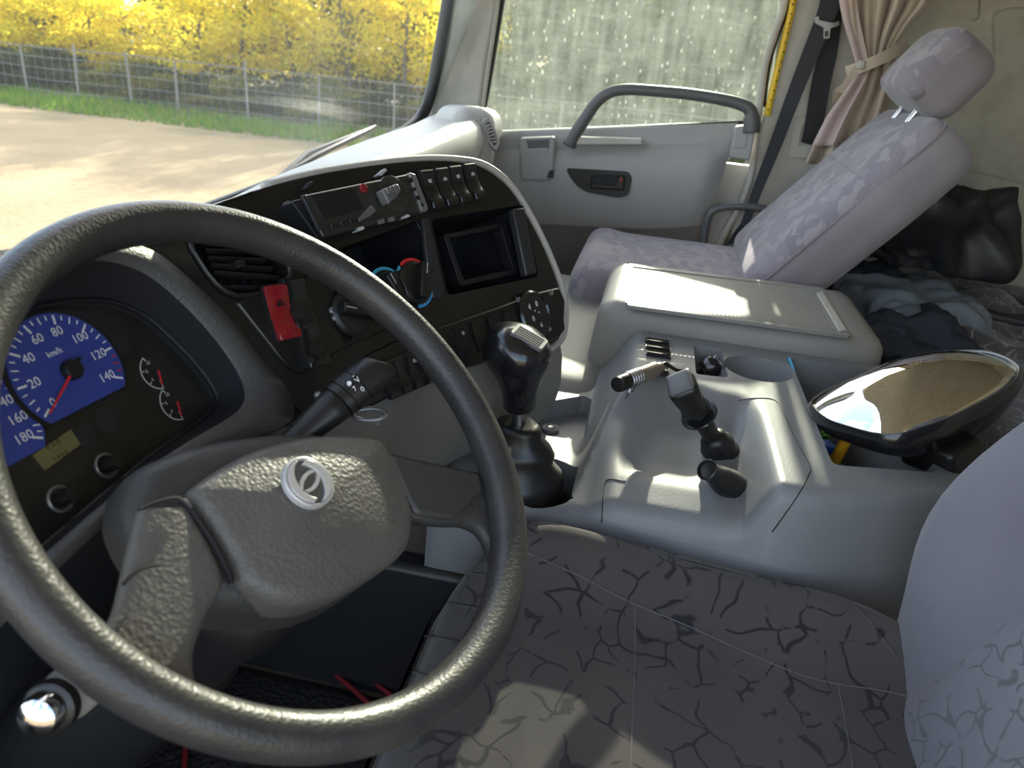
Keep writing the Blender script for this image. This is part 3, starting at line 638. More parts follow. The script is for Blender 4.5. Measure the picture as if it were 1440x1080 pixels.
# end vent of the passenger pod
PO = at(682, 197, X=1.40); PF = Frame(PO, Vector((.62, -.78, 0)), (0, .12, 1))
g_ = g_rbox(.058, .082, .09, .045, 12)
mk('end_pod', [PF.p(x - .014, y - .006, z - .092) for x, y, z in g_[0]], g_[1], M['dashtop'], dash, smooth=180)
vq = [(677, 168), (689, 166), (703, 199), (697, 213), (688, 203)]
pv = plate('end_vent', PF, rnd(PF.pts(vq), .008), -.012, .0035, M['dashtop'], dash, bevel=.002, holes=[rnd(PF.pts([(681, 173), (688, 171), (699, 199), (696, 206), (690, 200)]), .005)])
plate('vent_back', PF, PF.pts(vq), -.006, -.004, M['void'], pv)
for i in range(6):
    t = (i + .5) / 6; a, b = (681 + 10 * t, 174 + 27 * t), (688 + 10 * t, 171 + 29 * t)
    plate('slat', PF, PF.pts([a, b, (b[0] + 1.2, b[1] + 2.6), (a[0] + 1.2, a[1] + 2.6)]), -.003, .003, M['dashtop'], pv)
# lower dash panel under the fascia
lo = [(786, 474), (762, 489), (700, 505), (640, 522), (560, 553), (500, 578), (462, 598), (400, 600), (340, 600)]
rows = []
for x, y in lo:
    p = DP.p(*DP.px(x, y, -.004), -.004); r = [p]
    for dv, dw in ((-.03, -.004), (-.07, -.02), (-.11, -.05), (-.135, -.10), (-.14, -.2)): r.append(p + DP.b * dv + DP.n * dw)
    rows.append(r)
V, F = g_loft(rows, closed=False); n = len(rows[0]); s = len(V); V += [tuple(Vector(v) - DP.n * .012 + DP.b * .0) for v in V]
F += [tuple(i + s for i in f)[::-1] for f in F]
for i in range(len(rows) - 1): F += [(i * n, s + i * n, s + (i + 1) * n, (i + 1) * n), (i * n + n - 1, (i + 1) * n + n - 1, s + (i + 1) * n + n - 1, s + i * n + n - 1)]
for k in range(n - 1): F += [(k, k + 1, s + k + 1, s + k), ((len(rows) - 1) * n + k, s + (len(rows) - 1) * n + k, s + (len(rows) - 1) * n + k + 1, (len(rows) - 1) * n + k + 1)]
mk('lower_panel', V, F, M['dashlow'], dash, smooth=60)

plateK = mk('knee_panel', *g_rbox(.52, .03, .22, .025, 8), M['hoodin'], dash, M=Matrix.Translation((-.24, .36, .36)) @ Matrix.Rotation(-.25, 4, 'X'), smooth=180, label='dark knee panel under the instruments')
# black control panel
cp = thing('control_panel', 'black curved control panel with open slots and rows of switches', 'control panel', DP.p(0, 0, -.05))
bin_q = [(607, 309), (736, 288), (758, 388), (630, 415)]
b2_q = [(462, 356), (586, 311), (611, 374), (500, 418)]
vent_q = [(262, 338), (292, 327), (345, 338), (398, 360), (414, 378), (408, 398), (372, 415), (330, 420), (300, 402), (276, 368)]
hv = lambda q, r, w=0: rnd(d_(q, w), r)
fas = plate('fascia', DP, spl(d_(fas_px), 3), -.012, 0, M['fascia'], cp, holes=[hv(bin_q, .008), hv(b2_q, .004), spl(d_(vent_q), 2)], bevel=.003)
# pale trim line along top and right edge
mk('edge_trim', *g_tube([DP.p(*DP.px(x, y, -.006), -.006) for x, y in spl([(370, 262), (440, 244), (520, 231), (590, 223.5), (646, 224.5), (684, 233.5), (719, 261.5), (751.5, 313), (777.5, 369), (792.5, 414), (795.5, 450), (789, 478), (764, 497)], 4, False)], .005, 8), M['dashtop'], cp, smooth=180, label='pale edge strip round the panel')
def pocket(name, q, depth, parent, r=.004, shrink=.9, wf=0, matl=None):
    """open box behind an opening"""
    o = [Vector(p) for p in rnd(d_(q), r, 2)]; c = sum(o, Vector((0, 0))) / len(o); n = len(o)
    rings = [[(p.x, p.y, wf) for p in o]] + [[(*(c + (p - c) * shrink), -depth) for p in o]]
    V, F = g_loft(rings, True, False); F.append([n + i for i in range(n)])
    rings2 = [[(*(c + (p - c) * 1.03), -.004) for p in o], [(*(c + (p - c) * (shrink + .03)), -depth - .004) for p in o]]
    s = len(V); a, f = g_loft(rings2, True, False); V += a; F += [tuple(i + s for i in q_) for q_ in f]; F.append([s + n + i for i in range(n)])
    return mk(name, V, F, matl or M['void'], parent, M=DP.M(), smooth=30)
pocket('open_bin', bin_q, .12, cp, .006, .86, matl=M['dark'])
mk('bin_liner', *g_join(g_plate(hv([(624, 330), (712, 312), (733, 384), (648, 402)], .004, -.02), -.035, -.02, [hv([(632, 335), (704, 320), (722, 378), (652, 394)], .004, -.02)])), M['dark'], cp, M=DP.M(), bevel=.002)
plate('bin_side_strip', DP, d_([(722, 293), (738, 291), (756, 384), (741, 388)], .001), -.012, .001, M['hoodin'], cp, bevel=.003, label='blue-black strip inside the bin edge')
for x, y in ((727, 312), (735, 356), (733, 334)): mk('bin_clip', *g_rbox(.004, .005, .003, .001, 3), M['silverpl'], cp, M=DP.M(*DP.px(x, y, -.004), -.004))
pocket('open_slot', b2_q, .10, cp, .003, .9, matl=M['dark'])
plate('slot_lip', DP, d_([(520, 386), (610, 372), (613, 382), (528, 400)], .004), -.004, .006, M['black'], cp, bevel=.002)
plate('stack_trim', DP, hv([(592, 308), (601, 305), (625, 412), (616, 421), (607, 421), (603, 405)], .004, .003), -.003, .006, M['hoodin'], cp, bevel=.003, label='blue-black strip beside the slot')
# heater control plate
hp_ = plate('heater_plate', DP, hv([(505, 416), (606, 378), (618, 419), (524, 462)], .006, .002), -.002, .003, M['fascia'], cp, bevel=.002)
plate('lower_control_plate', DP, hv([(468, 420), (530, 406), (556, 458), (482, 492)], .006, .002), -.002, .003, M['fascia'], cp, bevel=.002)
# seam lines and lower panel step
plate('lower_step', DP, spl(d_([(470, 596), (505, 505), (610, 462), (700, 432), (786, 404), (793, 450), (786, 475), (700, 504), (560, 552)], .003), 2), -.002, .004, M['fascia'], cp, bevel=.003)
plate('switch_side_plate', DP, hv([(330, 425), (452, 377), (480, 430), (500, 480), (424, 528), (400, 515)], .006, .002), -.003, .003, M['fascia'], cp, bevel=.003)
for l in ([(735, 480), (728, 428), (724, 415)],):
    mk('seam', *g_tube([DP.p(*DP.px(x, y, .001), .001) for x, y in l], .0008, 5), M['black'], cp)
for x, y in ((728, 422), (774, 412), (771, 463), (470, 447), (466, 437)):
    mk('screw', *g_lathe([(.004, 0), (.004, .003), (.0025, .004), (.001, .0025)], 10), M['silverpl'], cp, M=DP.M(*DP.px(x, y, .004), .004))

# vent with slats
vt = thing('air_vent', 'black louvred air vent in the panel behind the steering wheel rim', 'vent', DP.p(*DP.px(340, 378)))
vo = spl(d_(vent_q), 2); vi = spl(d_([(272, 342), (295, 334), (343, 344), (390, 364), (404, 379), (399, 394), (369, 408), (333, 412), (306, 396), (284, 368)]), 2)
plate('frame', DP, vo, -.03, .004, M['black'], vt, holes=[vi], bevel=.003)
plate('back', DP, vo, -.04, -.03, M['void'], vt)
for i in range(6):
    t = (i + .5) / 6
    a, b = (288 + 22 * t, 336 + 62 * t), (350 + 46 * min(1, t * 1.4), 334 + 74 * t)
    if i == 5: a, b = (318, 404), (380, 403)
    u0, v0 = DP.px(*a); u1, v1 = DP.px(*b)
    mk('slat', *g_tube([(u0, v0, -.008), (u1, v1, -.008)], .0052, 8, flat=.35, ref=(0, .5, 1)), M['black'], vt, M=DP.M())
for i in range(5):
    u, v = DP.px(300 + 18 * i, 362 + 7 * i); mk('fin', *g_box(u - .0008, u + .0008, v - .016, v + .016, -.028, -.018), M['dark'], vt, M=DP.M())
mk('thumb_tab', *g_rbox(.006, .004, .006, .002, 4), M['black'], vt, M=DP.M(*DP.px(336, 372), -.002))

# radio
rd_ = thing('car_radio', 'black car radio with dark screen pulled out above the open slot', 'radio', DP.p(*DP.px(510, 290)))
RW = .030
plate('body', DP, hv([(413, 281), (578, 247), (602, 298), (452, 336)], .003, RW), -.03, RW - .004, M['dark'], rd_, bevel=.003)
plate('face', DP, hv([(424, 275), (574, 244.5), (596, 296), (455, 335)], .003, RW), RW - .005, RW, M['radio'], rd_, bevel=.002)
plate('screen', DP, hv([(437, 275), (494, 264), (512, 293), (456, 310)], .002, RW), RW - .001, RW + .0008, M['screen'], rd_)
plate('left_edge', DP, hv([(424, 275), (430, 274), (452, 323), (447, 325)], .001, RW), RW - .002, RW + .0012, M['hoodin'], rd_, bevel=.0006)
plate('right_strip', DP, hv([(573, 243), (582, 246.5), (600, 294), (597, 299), (591, 298)], .002, RW), RW - .01, RW + .003, M['silverpl'], rd_, bevel=.001, label='silver grey end strip')
for i, (x, y) in enumerate(((578, 253), (583, 266), (588, 278), (594, 288))):
    plate('strip_mark', DP, circ(*DP.px(x, y, RW + .003), .0022 if i % 2 else .003, 8), RW + .002, RW + .0035, M['dark'], rd_)
for i in range(5):
    x = 464 + 13.2 * i; y = 314.5 - 3.4 * i
    plate('button', DP, hv([(x, y), (x + 12, y - 3), (x + 14.5, y + 3.5), (x + 2.5, y + 7)], .001, RW + .002), RW - .001, RW + .003, M['black'], rd_, bevel=.0008)
mk('red_button', *g_lathe([(.0050, 0), (.0050, .002), (.0036, .0024), (.0036, .001), (.001, .0016)], 16), M['redtrim'], rd_, M=DP.M(*DP.px(510.5, 265, RW), RW), label='small round dark red button')
mk('knob_disc', *g_lathe([(.021, -.002), (.021, .001), (.0185, .002), (.001, .002)], 32), M['radio'], rd_, M=DP.M(*DP.px(553, 273, RW), RW))
kb = plate('knob', DP, hv([(536, 267), (558, 258), (563, 268), (558, 277), (546, 288)], .003, RW + .012), RW + .001, RW + .014, M['doordark'], rd_, bevel=.003, label='grey ribbed volume knob')
for i in range(3): plate('grip_rib', DP, hv([(543 + 5 * i, 264 - 1.5 * i), (546 + 5 * i, 263 - 1.5 * i), (549 + 5 * i, 272 - 1 * i), (546 + 5 * i, 273 - i)], .001, RW + .017), RW + .015, RW + .0185, M['silverpl'], kb)
lv = plate('release_lever', DP, hv([(517, 294), (523, 287), (530, 296), (523, 303), (506, 312), (504, 308)], .002, RW + .004), RW, RW + .004, M['doordark'], rd_, bevel=.001)
for q in ([(530, 310), (538, 308), (540, 314), (532, 316)], [(545, 307), (552, 305), (554, 311), (547, 313)]): plate('tab', DP, hv(q, .001, RW), RW - .001, RW + .002, M['silverpl'], rd_)
for q in ([(503, 320), (511, 318), (513, 322), (505, 325)], [(567, 304), (574, 301), (577, 304), (570, 307)]): plate('blue_tab', DP, hv(q, .001, RW + .001), RW - .01, RW + .001, M['whitedim'], rd_)
mk('side_bolt', *g_lathe([(.004, 0), (.004, .006), (.002, .007)], 8), M['silverpl'], rd_, M=DP.M(*DP.px(405, 288, .004), .0))
sc_ = thing('grey_clip', 'small grey clip standing on the panel above the radio', 'clip', DP.p(*DP.px(538, 241)))
plate('clip', DP, hv([(529, 247), (540, 237), (543, 240), (535, 248)], .001, .006), 0, .008, M['whitedim'], sc_, bevel=.001)
sc2 = thing('grey_clip', 'small blue-grey clip on the panel left of the radio', 'clip', DP.p(*DP.px(432, 262)))
plate('clip', DP, hv([(426, 266), (434, 256), (439, 257), (431, 267)], .001, .006), 0, .008, M['hoodin'], sc2, bevel=.001)

# rocker switches: concave paddle
def rocker_mesh(name, w, h, mt, flare=.009):
    prof = [(-h / 2, .0), (-h / 2, flare), (-h * .36, flare * 1.05), (-h * .22, flare * .62), (-h * .05, flare * .38), (h * .2, flare * .42), (h * .46, flare * .75), (h / 2, flare * .55), (h / 2, 0)]
    rings = [[(x, v, z) for v, z in prof] for x in (-w / 2, -w / 2 + .001, w / 2 - .001, w / 2)]
    for r in (0, 3): rings[r] = [(x, v * .96, z * .9) for x, v, z in rings[r]]
    V, F = g_loft(rings, True, True); me = bpy.data.meshes.new(name); me.from_pydata(V, [], F); me.materials.append(mt); me.polygons.foreach_set('use_smooth', [True] * len(F)); me.set_sharp_from_angle(angle=.6)
    return me
def frame_mesh(w, h):
    V, F = g_plate(rnd([(-w / 2, -h / 2), (w / 2, -h / 2), (w / 2, h / 2), (-w / 2, h / 2)], .003), 0, .003, [rnd([(-w / 2 + .0015, -h / 2 + .0015), (w / 2 - .0015, -h / 2 + .0015), (w / 2 - .0015, h / 2 - .0015), (-w / 2 + .0015, h / 2 - .0015)], .002)])
    me = bpy.data.meshes.new('switch_frame'); me.from_pydata(V, [], F); me.materials.append(M['black']); return me
RK = {}
def rocker(px, py, w, h, label, group, mt='blackgloss', icon=None, rot=0, w0=.003, icol='whitedim', fr=None, flare=.009):
    fr = fr or DP
    key = (round(w, 4), round(h, 4), mt)
    if key not in RK: RK[key] = (rocker_mesh('paddle', w - .003, h - .003, M[mt], flare), frame_mesh(w, h))
    pos = fr.px(px, py, w0); mtx = fr.M(*pos, w0, rot)
    t = thing('rocker_switch', label, 'switch', mtx.translation, group)
    a = bpy.data.objects.new('paddle', RK[key][0]); b = bpy.data.objects.new('switch_frame', RK[key][1])
    for q in (a, b): COL.objects.link(q); link(q, t); q.matrix_basis = mtx
    if icon:
        gs = []
        for (u, v, du, dv, ro) in icon: gs.append(g_plate([(u + math.cos(ro) * x - math.sin(ro) * y, v + math.sin(ro) * x + math.cos(ro) * y) for x, y in ((-du, -dv), (du, -dv), (du, dv), (-du, dv))], flare * .55, flare * .75))
        V, F = g_join(*gs); q = mk('symbol', V, F, M[icol], None, M=mtx, smooth=0); link(q, t)
    return t
ic_lamp = [(-.002, .010, .0008, .002, 0), (.0, .0115, .002, .0005, .3), (.0, .010, .002, .0005, 0), (.0, .0085, .002, .0005, -.3)]
ic_wave = [(-.0015, .010, .0022, .0005, .8), (.0015, .010, .0022, .0005, -.8), (0, .008, .0022, .0005, 0)]
ic_tri = [(-.0022, .009, .003, .0006, 1.05), (.0022, .009, .003, .0006, -1.05), (0, .0065, .004, .0006, 0)]
tops = [(604, 267.5, 'black rocker switch directly right of the radio, first of the top row', ic_lamp), (624.5, 264, 'second rocker switch of the top row, with a round thumb dimple', ic_wave), (643.5, 260.5, 'third rocker switch of the top row, with a round thumb dimple', ic_lamp), (663.5, 256.5, 'last rocker switch of the top row, near the panel corner', ic_wave)]
for i, (x, y, l, ic) in enumerate(tops):
    t = rocker(x, y, .0255, .051, l, 'rocker switches along the top of the panel', icon=ic)
    if i in (1, 2): mk('dimple', *g_lathe([(.007, .0), (.0065, .002), (.003, .0028), (.0005, .003)], 14), M['blackgloss'], t, M=DP.M(*DP.px(x + 7, y + 13, .010), .0085))
rocker(393, 440, .029, .057, 'red hazard switch below the air vent', 'switches below the air vent', 'red', icon=ic_tri, icol='dark', rot=-.06)
rocker(417.5, 428, .029, .055, 'plain black switch right beside the red hazard switch', 'switches below the air vent', rot=-.06)
rocker(435, 480, .029, .055, 'plain black switch below the pair with the red one', 'switches below the air vent', rot=-.06)
nm = ('first', 'second', 'third', 'fourth')
for i in range(4):
    rocker(653 + 22 * i, 479.5 - 8.2 * i, .0285, .040, '%s from the left of the flat dark switches beside the round cap' % nm[i], 'flat switches in the lower strip', 'black', icon=ic_lamp if i == 0 else None, w0=.004, flare=.004)
nm2 = ('nearest the stalk', 'second from the stalk', 'third from the stalk', 'half behind the wheel rim')
for i in range(4):
    rocker(549 + 17.5 * i, 533 - 7 * i, .024, .044, 'black rocker switch in the lowest row, ' + nm2[i], 'rocker switches in the lowest row', 'blackgloss', icon=ic_lamp if i in (2, 3) else None, icol='whitedim' if i == 2 else 'redprint', w0=.004, flare=.006)
# round cap with shift numbers
cpd = thing('round_cap', 'round black cap with white shift numbers at the panel corner', 'cap', DP.p(*DP.px(747, 444)))
CM = DP.M(*DP.px(748, 443, .004), .004)
mk('disc', *g_lathe([(.034, 0), (.034, .006), (.031, .009), (.029, .007), (.001, .0068)], 32), M['blackgloss'], cpd, M=CM)
V, F = g_join(g_text('4', .012, -.010, .012, .0072), g_text('0', .011, .008, .013, .0072), g_text('0', .011, -.008, -.005, .0072), g_text('6', .010, .006, -.017, .0072), g_text('·', .02, .0, .004, .0072), g_text('·', .02, .008, .0, .0072))
mk('numerals', V, F, M['white'], cpd, M=CM, smooth=0)
# heater knobs
def knob(px, py, r, label, rot, arcs):
    mtx = DP.M(*DP.px(px, py, .004), .004, rot); t = thing('heater_knob', label, 'knob', mtx.translation, 'round heater knobs')
    mk('dial', *g_lathe([(r, 0), (r, .003), (r * .9, .006), (r * .75, .007), (.001, .007)], 28), M['black'], t, M=mtx)
    mk('grip', *g_rbox(r * .24, r * .85, .008, .003, 6), M['black'], t, M=mtx @ Matrix.Translation((0, 0, .012)))
    mk('pointer', *g_box(-.0006, .0006, r * .3, r * .8, .0198, .0204), M['whitedim'], t, M=mtx)
    for a0, a1, c in arcs:
        k = [(r * 1.0 * math.cos(a), r * 1.0 * math.sin(a)) for a in [a0 + (a1 - a0) * i / 12 for i in range(13)]] + [(r * 1.15 * math.cos(a), r * 1.15 * math.sin(a)) for a in [a1 + (a0 - a1) * i / 12 for i in range(13)]]
        V, F = g_plate(k, 0, .0012); mk('colour_arc', V, F, M[c], t, M=mtx, smooth=0)
knob(583, 398, .026, 'heater knob ringed red and blue under the open slot', -.5, [(.7, 2.6, 'redprint'), (2.7, 4.0, 'cyan'), (5.0, 6.5, 'blueprint')])
knob(545, 412, .026, 'heater knob ringed teal, half hidden by the wheel rim', .3, [(.3, 2.2, 'cyan')])
knob(493, 440, .026, 'black fan knob with white marks left of the wheel rim', 1.2, [])
ob = thing('small_button', 'small square black button above the fan knob', 'button', DP.p(*DP.px(480, 408)))
plate('button', DP, hv([(456, 398), (474, 391), (484, 404), (466, 412)], .002, .004), 0, .006, M['blackgloss'], ob, bevel=.001)

# ------------------------------------------------------------------ instrument cluster
CP = tilted(CAM + ray(95, 523) * .60, 5, 31)
def c_(l, w=0): return CP.pts(l, w)
ic = thing('instrument_cluster', 'instrument cluster under a dark grey grained hood', 'instrument cluster', CP.p(0, 0, -.05))
face_o = [(-70, 470), (0, 452), (60, 437), (120, 430), (165, 436), (205, 457), (238, 487), (268, 518), (290, 548), (296, 566), (284, 586), (250, 610), (200, 646), (140, 696), (75, 752), (10, 805), (-80, 850), (-90, 700), (-85, 560)]
lip_i = [(-90, 420), (0, 388), (60, 372), (120, 366), (168, 371), (213, 391), (260, 431), (302, 477), (333, 522), (344, 552), (338, 574), (315, 592), (270, 618), (205, 660), (140, 712), (75, 768), (5, 825), (-110, 880), (-110, 600)]
lip_o = [(-90, 380), (0, 352), (62, 348), (125, 343), (178, 341), (224, 357), (276, 400), (326, 450), (371, 508), (404, 546), (414, 574), (404, 596), (340, 624), (262, 656), (195, 700), (130, 755), (70, 810), (-110, 950), (-130, 600)]
S = lambda l, w: [CP.p(*p, w) for p in spl([CP.px(x, y, w) for x, y in l], 4)]
f0 = S(face_o, 0)
plate('face', CP, spl(c_(face_o), 4), -.006, 0, M['clface'], ic, smooth=0)
li, lo_ = S(lip_i, .042), S(lip_o, .046); cen = sum(f0, Vector()) / len(f0)
mk('inner_wall', *g_loft([f0, [a.lerp(b, .5) for a, b in zip(f0, li)], li], True, False), M['hoodin'], ic, smooth=60)
mid = [a.lerp(b, .5) + CP.n * .004 for a, b in zip(li, lo_)]
back = [b - CP.n * .13 + (b - cen).normalized() * .0 for b in lo_]
mk('hood', *g_loft([li, [a.lerp(m, .5) + CP.n * .003 for a, m in zip(li, mid)], mid, lo_, [b - CP.n * .02 + (b - cen).normalized() * .006 for b in lo_], back], True, False), M['hood'], ic, smooth=70, label='grained dark grey hood')
rr_ = [p.lerp(q, .10) + CP.n * .004 for p, q in zip(f0, li)]
mk('step_ring', *g_tube(rr_ + [rr_[0]], .0022, 6, caps=False), M['dark'], ic)
def dial(cx, cy, R, parent, labels, minor, needle, name, a_start=210, a_end=-30, redfrom=None, unit=None, lift=0):
    u0, v0 = CP.px(cx, cy, .001)
    A = [math.radians(a_start + 8 + (a_end - 8 - a_start - 8) * i / 40) for i in range(41)]
    if lift: mk('dial_surround', *g_plate([(u0 + R * 1.09 * math.cos(a), v0 + R * 1.09 * math.sin(a)) for a in A], .0002, .0008), M['dark'], parent, M=CP.M(0, 0, lift), smooth=0)
    V, F = g_plate([(u0 + R * math.cos(a), v0 + R * math.sin(a)) for a in A], .0005, .0015)
    d = mk(name, V, F, M['dial'], parent, M=CP.M(0, 0, lift), smooth=0, label='blue dial')
    n = (len(labels) - 1) * minor; G = ([], []); GR = ([], [])
    for i in range(n + 1):
        a = math.radians(a_start + (a_end - a_start) * i / n); big = i % minor == 0; l = .16 if big else (.12 if i * 2 % minor == 0 else .08); wd = .00085 if big else .0005
        ca, sa = math.cos(a), math.sin(a); q = [(u0 + ca * R * r - sa * s * wd, v0 + sa * R * r + ca * s * wd) for r, s in ((.96 - l, -1), (.96, -1), (.96, 1), (.96 - l, 1))]
        g = g_plate(q, .0014, .0019)
        if redfrom and i > redfrom and not big: GR = g_join(GR, g)
        else: G = g_join(G, g)
    for i, s in enumerate(labels):
        a = math.radians(a_start + (a_end - a_start) * i / (len(labels) - 1)); G = g_join(G, g_text(s, .0104, u0 + math.cos(a) * R * .66, v0 + math.sin(a) * R * .68, .0016, 0, .0001))
    if unit: G = g_join(G, g_text(unit, .007, u0 - .003, v0 + R * .36, .0016, 0, .0001))
    mk('numerals', *G, M['white'], d, M=CP.M(0, 0, lift), smooth=0)
    if GR[0]: mk('red_marks', *GR, M['redprint'], d, M=CP.M(0, 0, lift), smooth=0)
    a = math.radians(needle); ca, sa = math.cos(a), math.sin(a)
    q = [(u0 + ca * x - sa * y, v0 + sa * x + ca * y) for x, y in ((0, -.0013), (R * .93, -.0005), (R * .93, .0005), (0, .0013))]
    mk('needle', *g_plate(q, .006, .0072), M['redprint'], d, M=CP.M(0, 0, lift), smooth=0)
    mk('needle_hub', *g_join(g_lathe([(.0081, .0015), (.0081, .007), (.007, .0085), (.001, .0085)], 20), g_box(-ca * .0105 - .0011, -ca * .0105 + .0011, -sa * .0105 - .0011, -sa * .0105 + .0011, .005, .0082)), M['dark'], d, M=CP.M(u0, v0, lift))
RD = .062 * .60 / .78
dial(95, 523, RD, ic, ['0', '20', '40', '60', '80', '100', '120', '140'], 4, 210, 'speedometer', redfrom=24, unit='km/h', lift=.0022)
dial(-31, 611, RD * .97, ic, ['0', '20', '40', '60', '80', '100', '120', '140', '160', '180'], 4, 215, 'left_dial')
def small_gauge(cx, cy, needle, labs):
    u0, v0 = CP.px(cx, cy, .001); r = .0165; G = ([], [])
    A = [math.radians(110 + 150 * i / 16) for i in range(17)]
    k = [(u0 + r * math.cos(a), v0 + r * math.sin(a)) for a in A] + [(u0 + (r - .0012) * math.cos(a), v0 + (r - .0012) * math.sin(a)) for a in A[::-1]]
    d = mk('small_gauge', *g_plate(k, .0005, .001), M['whitedim'], ic, M=CP.M(), smooth=0)
    for i in range(4):
        a = math.radians(110 + 50 * i); q = [(u0 + math.cos(a) * x - math.sin(a) * y, v0 + math.sin(a) * x + math.cos(a) * y) for x, y in ((r - .004, -.0005), (r, -.0005), (r, .0005), (r - .004, .0005))]
        G = g_join(G, g_plate(q, .0006, .0012), g_text(labs[i], .0048, u0 + math.cos(a) * (r - .0066), v0 + math.sin(a) * (r - .0066), .0008, 0, .0001))
    mk('numerals', *G, M['whitedim'], d, M=CP.M(), smooth=0)
    a = math.radians(needle); q = [(u0 + math.cos(a) * x - math.sin(a) * y, v0 + math.sin(a) * x + math.cos(a) * y) for x, y in ((0, -.001), (r * .8, -.0004), (r * .8, .0004), (0, .001))]
    mk('needle', *g_plate(q, .003, .004), M['redprint'], d, M=CP.M(), smooth=0)
small_gauge(220, 522, 250, ('10', '8', '4', '0')); small_gauge(247, 566, 250, ('10', '8', '4', '0'))
lc = plate('display', CP, rnd(c_([(46, 640), (99, 604), (113, 625), (64, 661)], .001), .001), 0, .0015, M['lcd'], ic, smooth=0, label='olive liquid crystal display')
u0, v0 = CP.px(80, 632, .002)
mk('segments', *g_join(g_text('0 0 0', .0062, u0, v0 + .0046, .0016, 0, .0001), g_text('1 8 3 0', .0046, u0, v0 - .0054, .0016, 0, .0001)), M['clface'], lc, M=CP.M(), smooth=0)
for i, (x, y) in enumerate(((149, 655), (84, 702))):
    kk = mk('reset_knob', *g_lathe([(.006, 0), (.006, .014), (.0053, .0155), (.001, .0155)], 16), M['black'], ic, M=CP.M(*CP.px(x, y, 0), 0))
    mk('knob_ring', *g_lathe([(.0104, 0), (.0104, .0015), (.0091, .0023), (.0081, .0015), (.0081, 0)], 20), M['silverpl'], kk, M=CP.M(*CP.px(x, y, 0), 0))
for x, y, r in ((122, 452, .009), (147, 466, .009), (168, 484, .009), (150, 590, .0105), (120, 615, .009)): plate('telltale', CP, circ(*CP.px(x, y), r, 14), 0, .0006, M['hoodin'], ic, smooth=0)

# ------------------------------------------------------------------ steering wheel
WN = Vector((math.sin(-.2222) * math.sin(.7086), -math.cos(-.2222) * math.sin(.7086), math.cos(.7086)))
WC = CAM + RT * -.1613 + UP * -.0439 + FW * .5807
wa = (Vector((1, 0, 0)) - WN * WN.x).normalized(); WF = Frame(WC, wa, WN.cross(wa))
sw = thing('steering_wheel', 'worn dark grey steering wheel with a grained hub and emblem', 'steering wheel', WC)
RM, RT_ = .2106, .0158
n1, n2 = 96, 20; V, F = [], []
for i in range(n1):
    a = 2 * PI * i / n1
    for j in range(n2):
        b = 2 * PI * j / n2; r = RT_ * (1 + .05 * math.sin(b * 2))
        V.append(WF.p((RM + r * math.cos(b)) * math.cos(a), (RM + r * math.cos(b)) * math.sin(a), r * 1.05 * math.sin(b)))
for i in range(n1):
    for j in range(n2): F.append((i * n2 + j, ((i + 1) % n1) * n2 + j, ((i + 1) % n1) * n2 + (j + 1) % n2, i * n2 + (j + 1) % n2))
mk('rim', V, F, M['rim'], sw, smooth=180)
HW = -.008
def dome(name, px_o, w_top, w_bot, matl, parent, edge=.014, crown=.010, seg=5, per=4, **k):
    """soft pad: outline at w_bot rounding into a crowned top"""
    o = [Vector(p) for p in spl([WF.px(x, y, w_top - edge) for x, y in px_o], per)]; c = sum(o, Vector((0, 0))) / len(o)
    rings = [[(p.x, p.y, w_bot) for p in o], [(p.x, p.y, w_top - edge) for p in o]]
    for i in range(1, seg + 1):
        a = PI / 2 * i / seg; ins = edge * (1 - math.cos(a)); rings.append([(*(p - (p - c).normalized() * ins), w_top - edge + edge * math.sin(a)) for p in o])
    for t in (.85, .6, .3, .02): rings.append([(*(c + ((p - (p - c).normalized() * edge) - c) * t), w_top + crown * (1 - t * t)) for p in o])
    return mk(name, *g_loft(rings), matl, parent, M=WF.M(), smooth=60, **k)
dome('hub_base', [(165, 738), (166, 696), (182, 668), (248, 640), (330, 622), (402, 617), (470, 625), (545, 660), (575, 710), (565, 770), (500, 830), (430, 865), (350, 868), (280, 860), (200, 800)], HW - .012, HW - .055, M['hubside'], sw, edge=.02, crown=0, label='darker hub body under the pad')
dome('hub_cover', [(258, 702), (262, 692), (300, 665), (345, 641), (400, 624), (450, 617), (500, 619), (531, 626), (543, 640), (556, 664), (568, 690), (574, 716), (573, 756), (563, 780), (535, 805), (470, 842), (420, 856), (375, 852), (335, 830), (325, 815), (318, 795), (296, 758), (275, 727)], HW, HW - .03, M['hub'], sw)
def strut(name, left, right, matl, thick=.018, w=HW - .003):
    """spoke between two pixel edges, rounded across"""
    L = spl([WF.px(x, y, w) for x, y in left], 5, False); R = spl([WF.px(x, y, w) for x, y in right], 5, False); rings = []
    for i, (a, b) in enumerate(zip(L, R)):
        a, b = Vector(a), Vector(b); c = (a + b) / 2; h = (b - a) / 2; ring = []
        for k in range(20):
            t = 2 * PI * k / 20; ca, sa = math.cos(t), math.sin(t); ex = .55
            q = c + h * math.copysign(abs(ca) ** ex, ca); ring.append((q.x, q.y, w - thick * .5 + thick * .5 * math.copysign(abs(sa) ** ex, sa)))
        rings.append(ring)
    return mk(name, *g_loft(rings), matl, sw, M=WF.M(), smooth=60)
strut('spoke', [(196, 716), (187, 760), (176, 810), (166, 852), (150, 878), (120, 905)], [(268, 712), (300, 765), (318, 815), (292, 868), (276, 930), (292, 985)], M['hub'])
strut('spoke', [(542, 630), (600, 644), (650, 655), (682, 660), (704, 648), (722, 620)], [(574, 712), (590, 726), (630, 732), (664, 734), (688, 752), (706, 800)], M['hubside'], thick=.02)
plate('spoke_plate', WF, rnd(WF.pts([(548, 640), (672, 664), (680, 690), (640, 730), (586, 722), (574, 700)], HW), .006), HW - .006, HW + .001, M['hubside'], sw, bevel=.003)
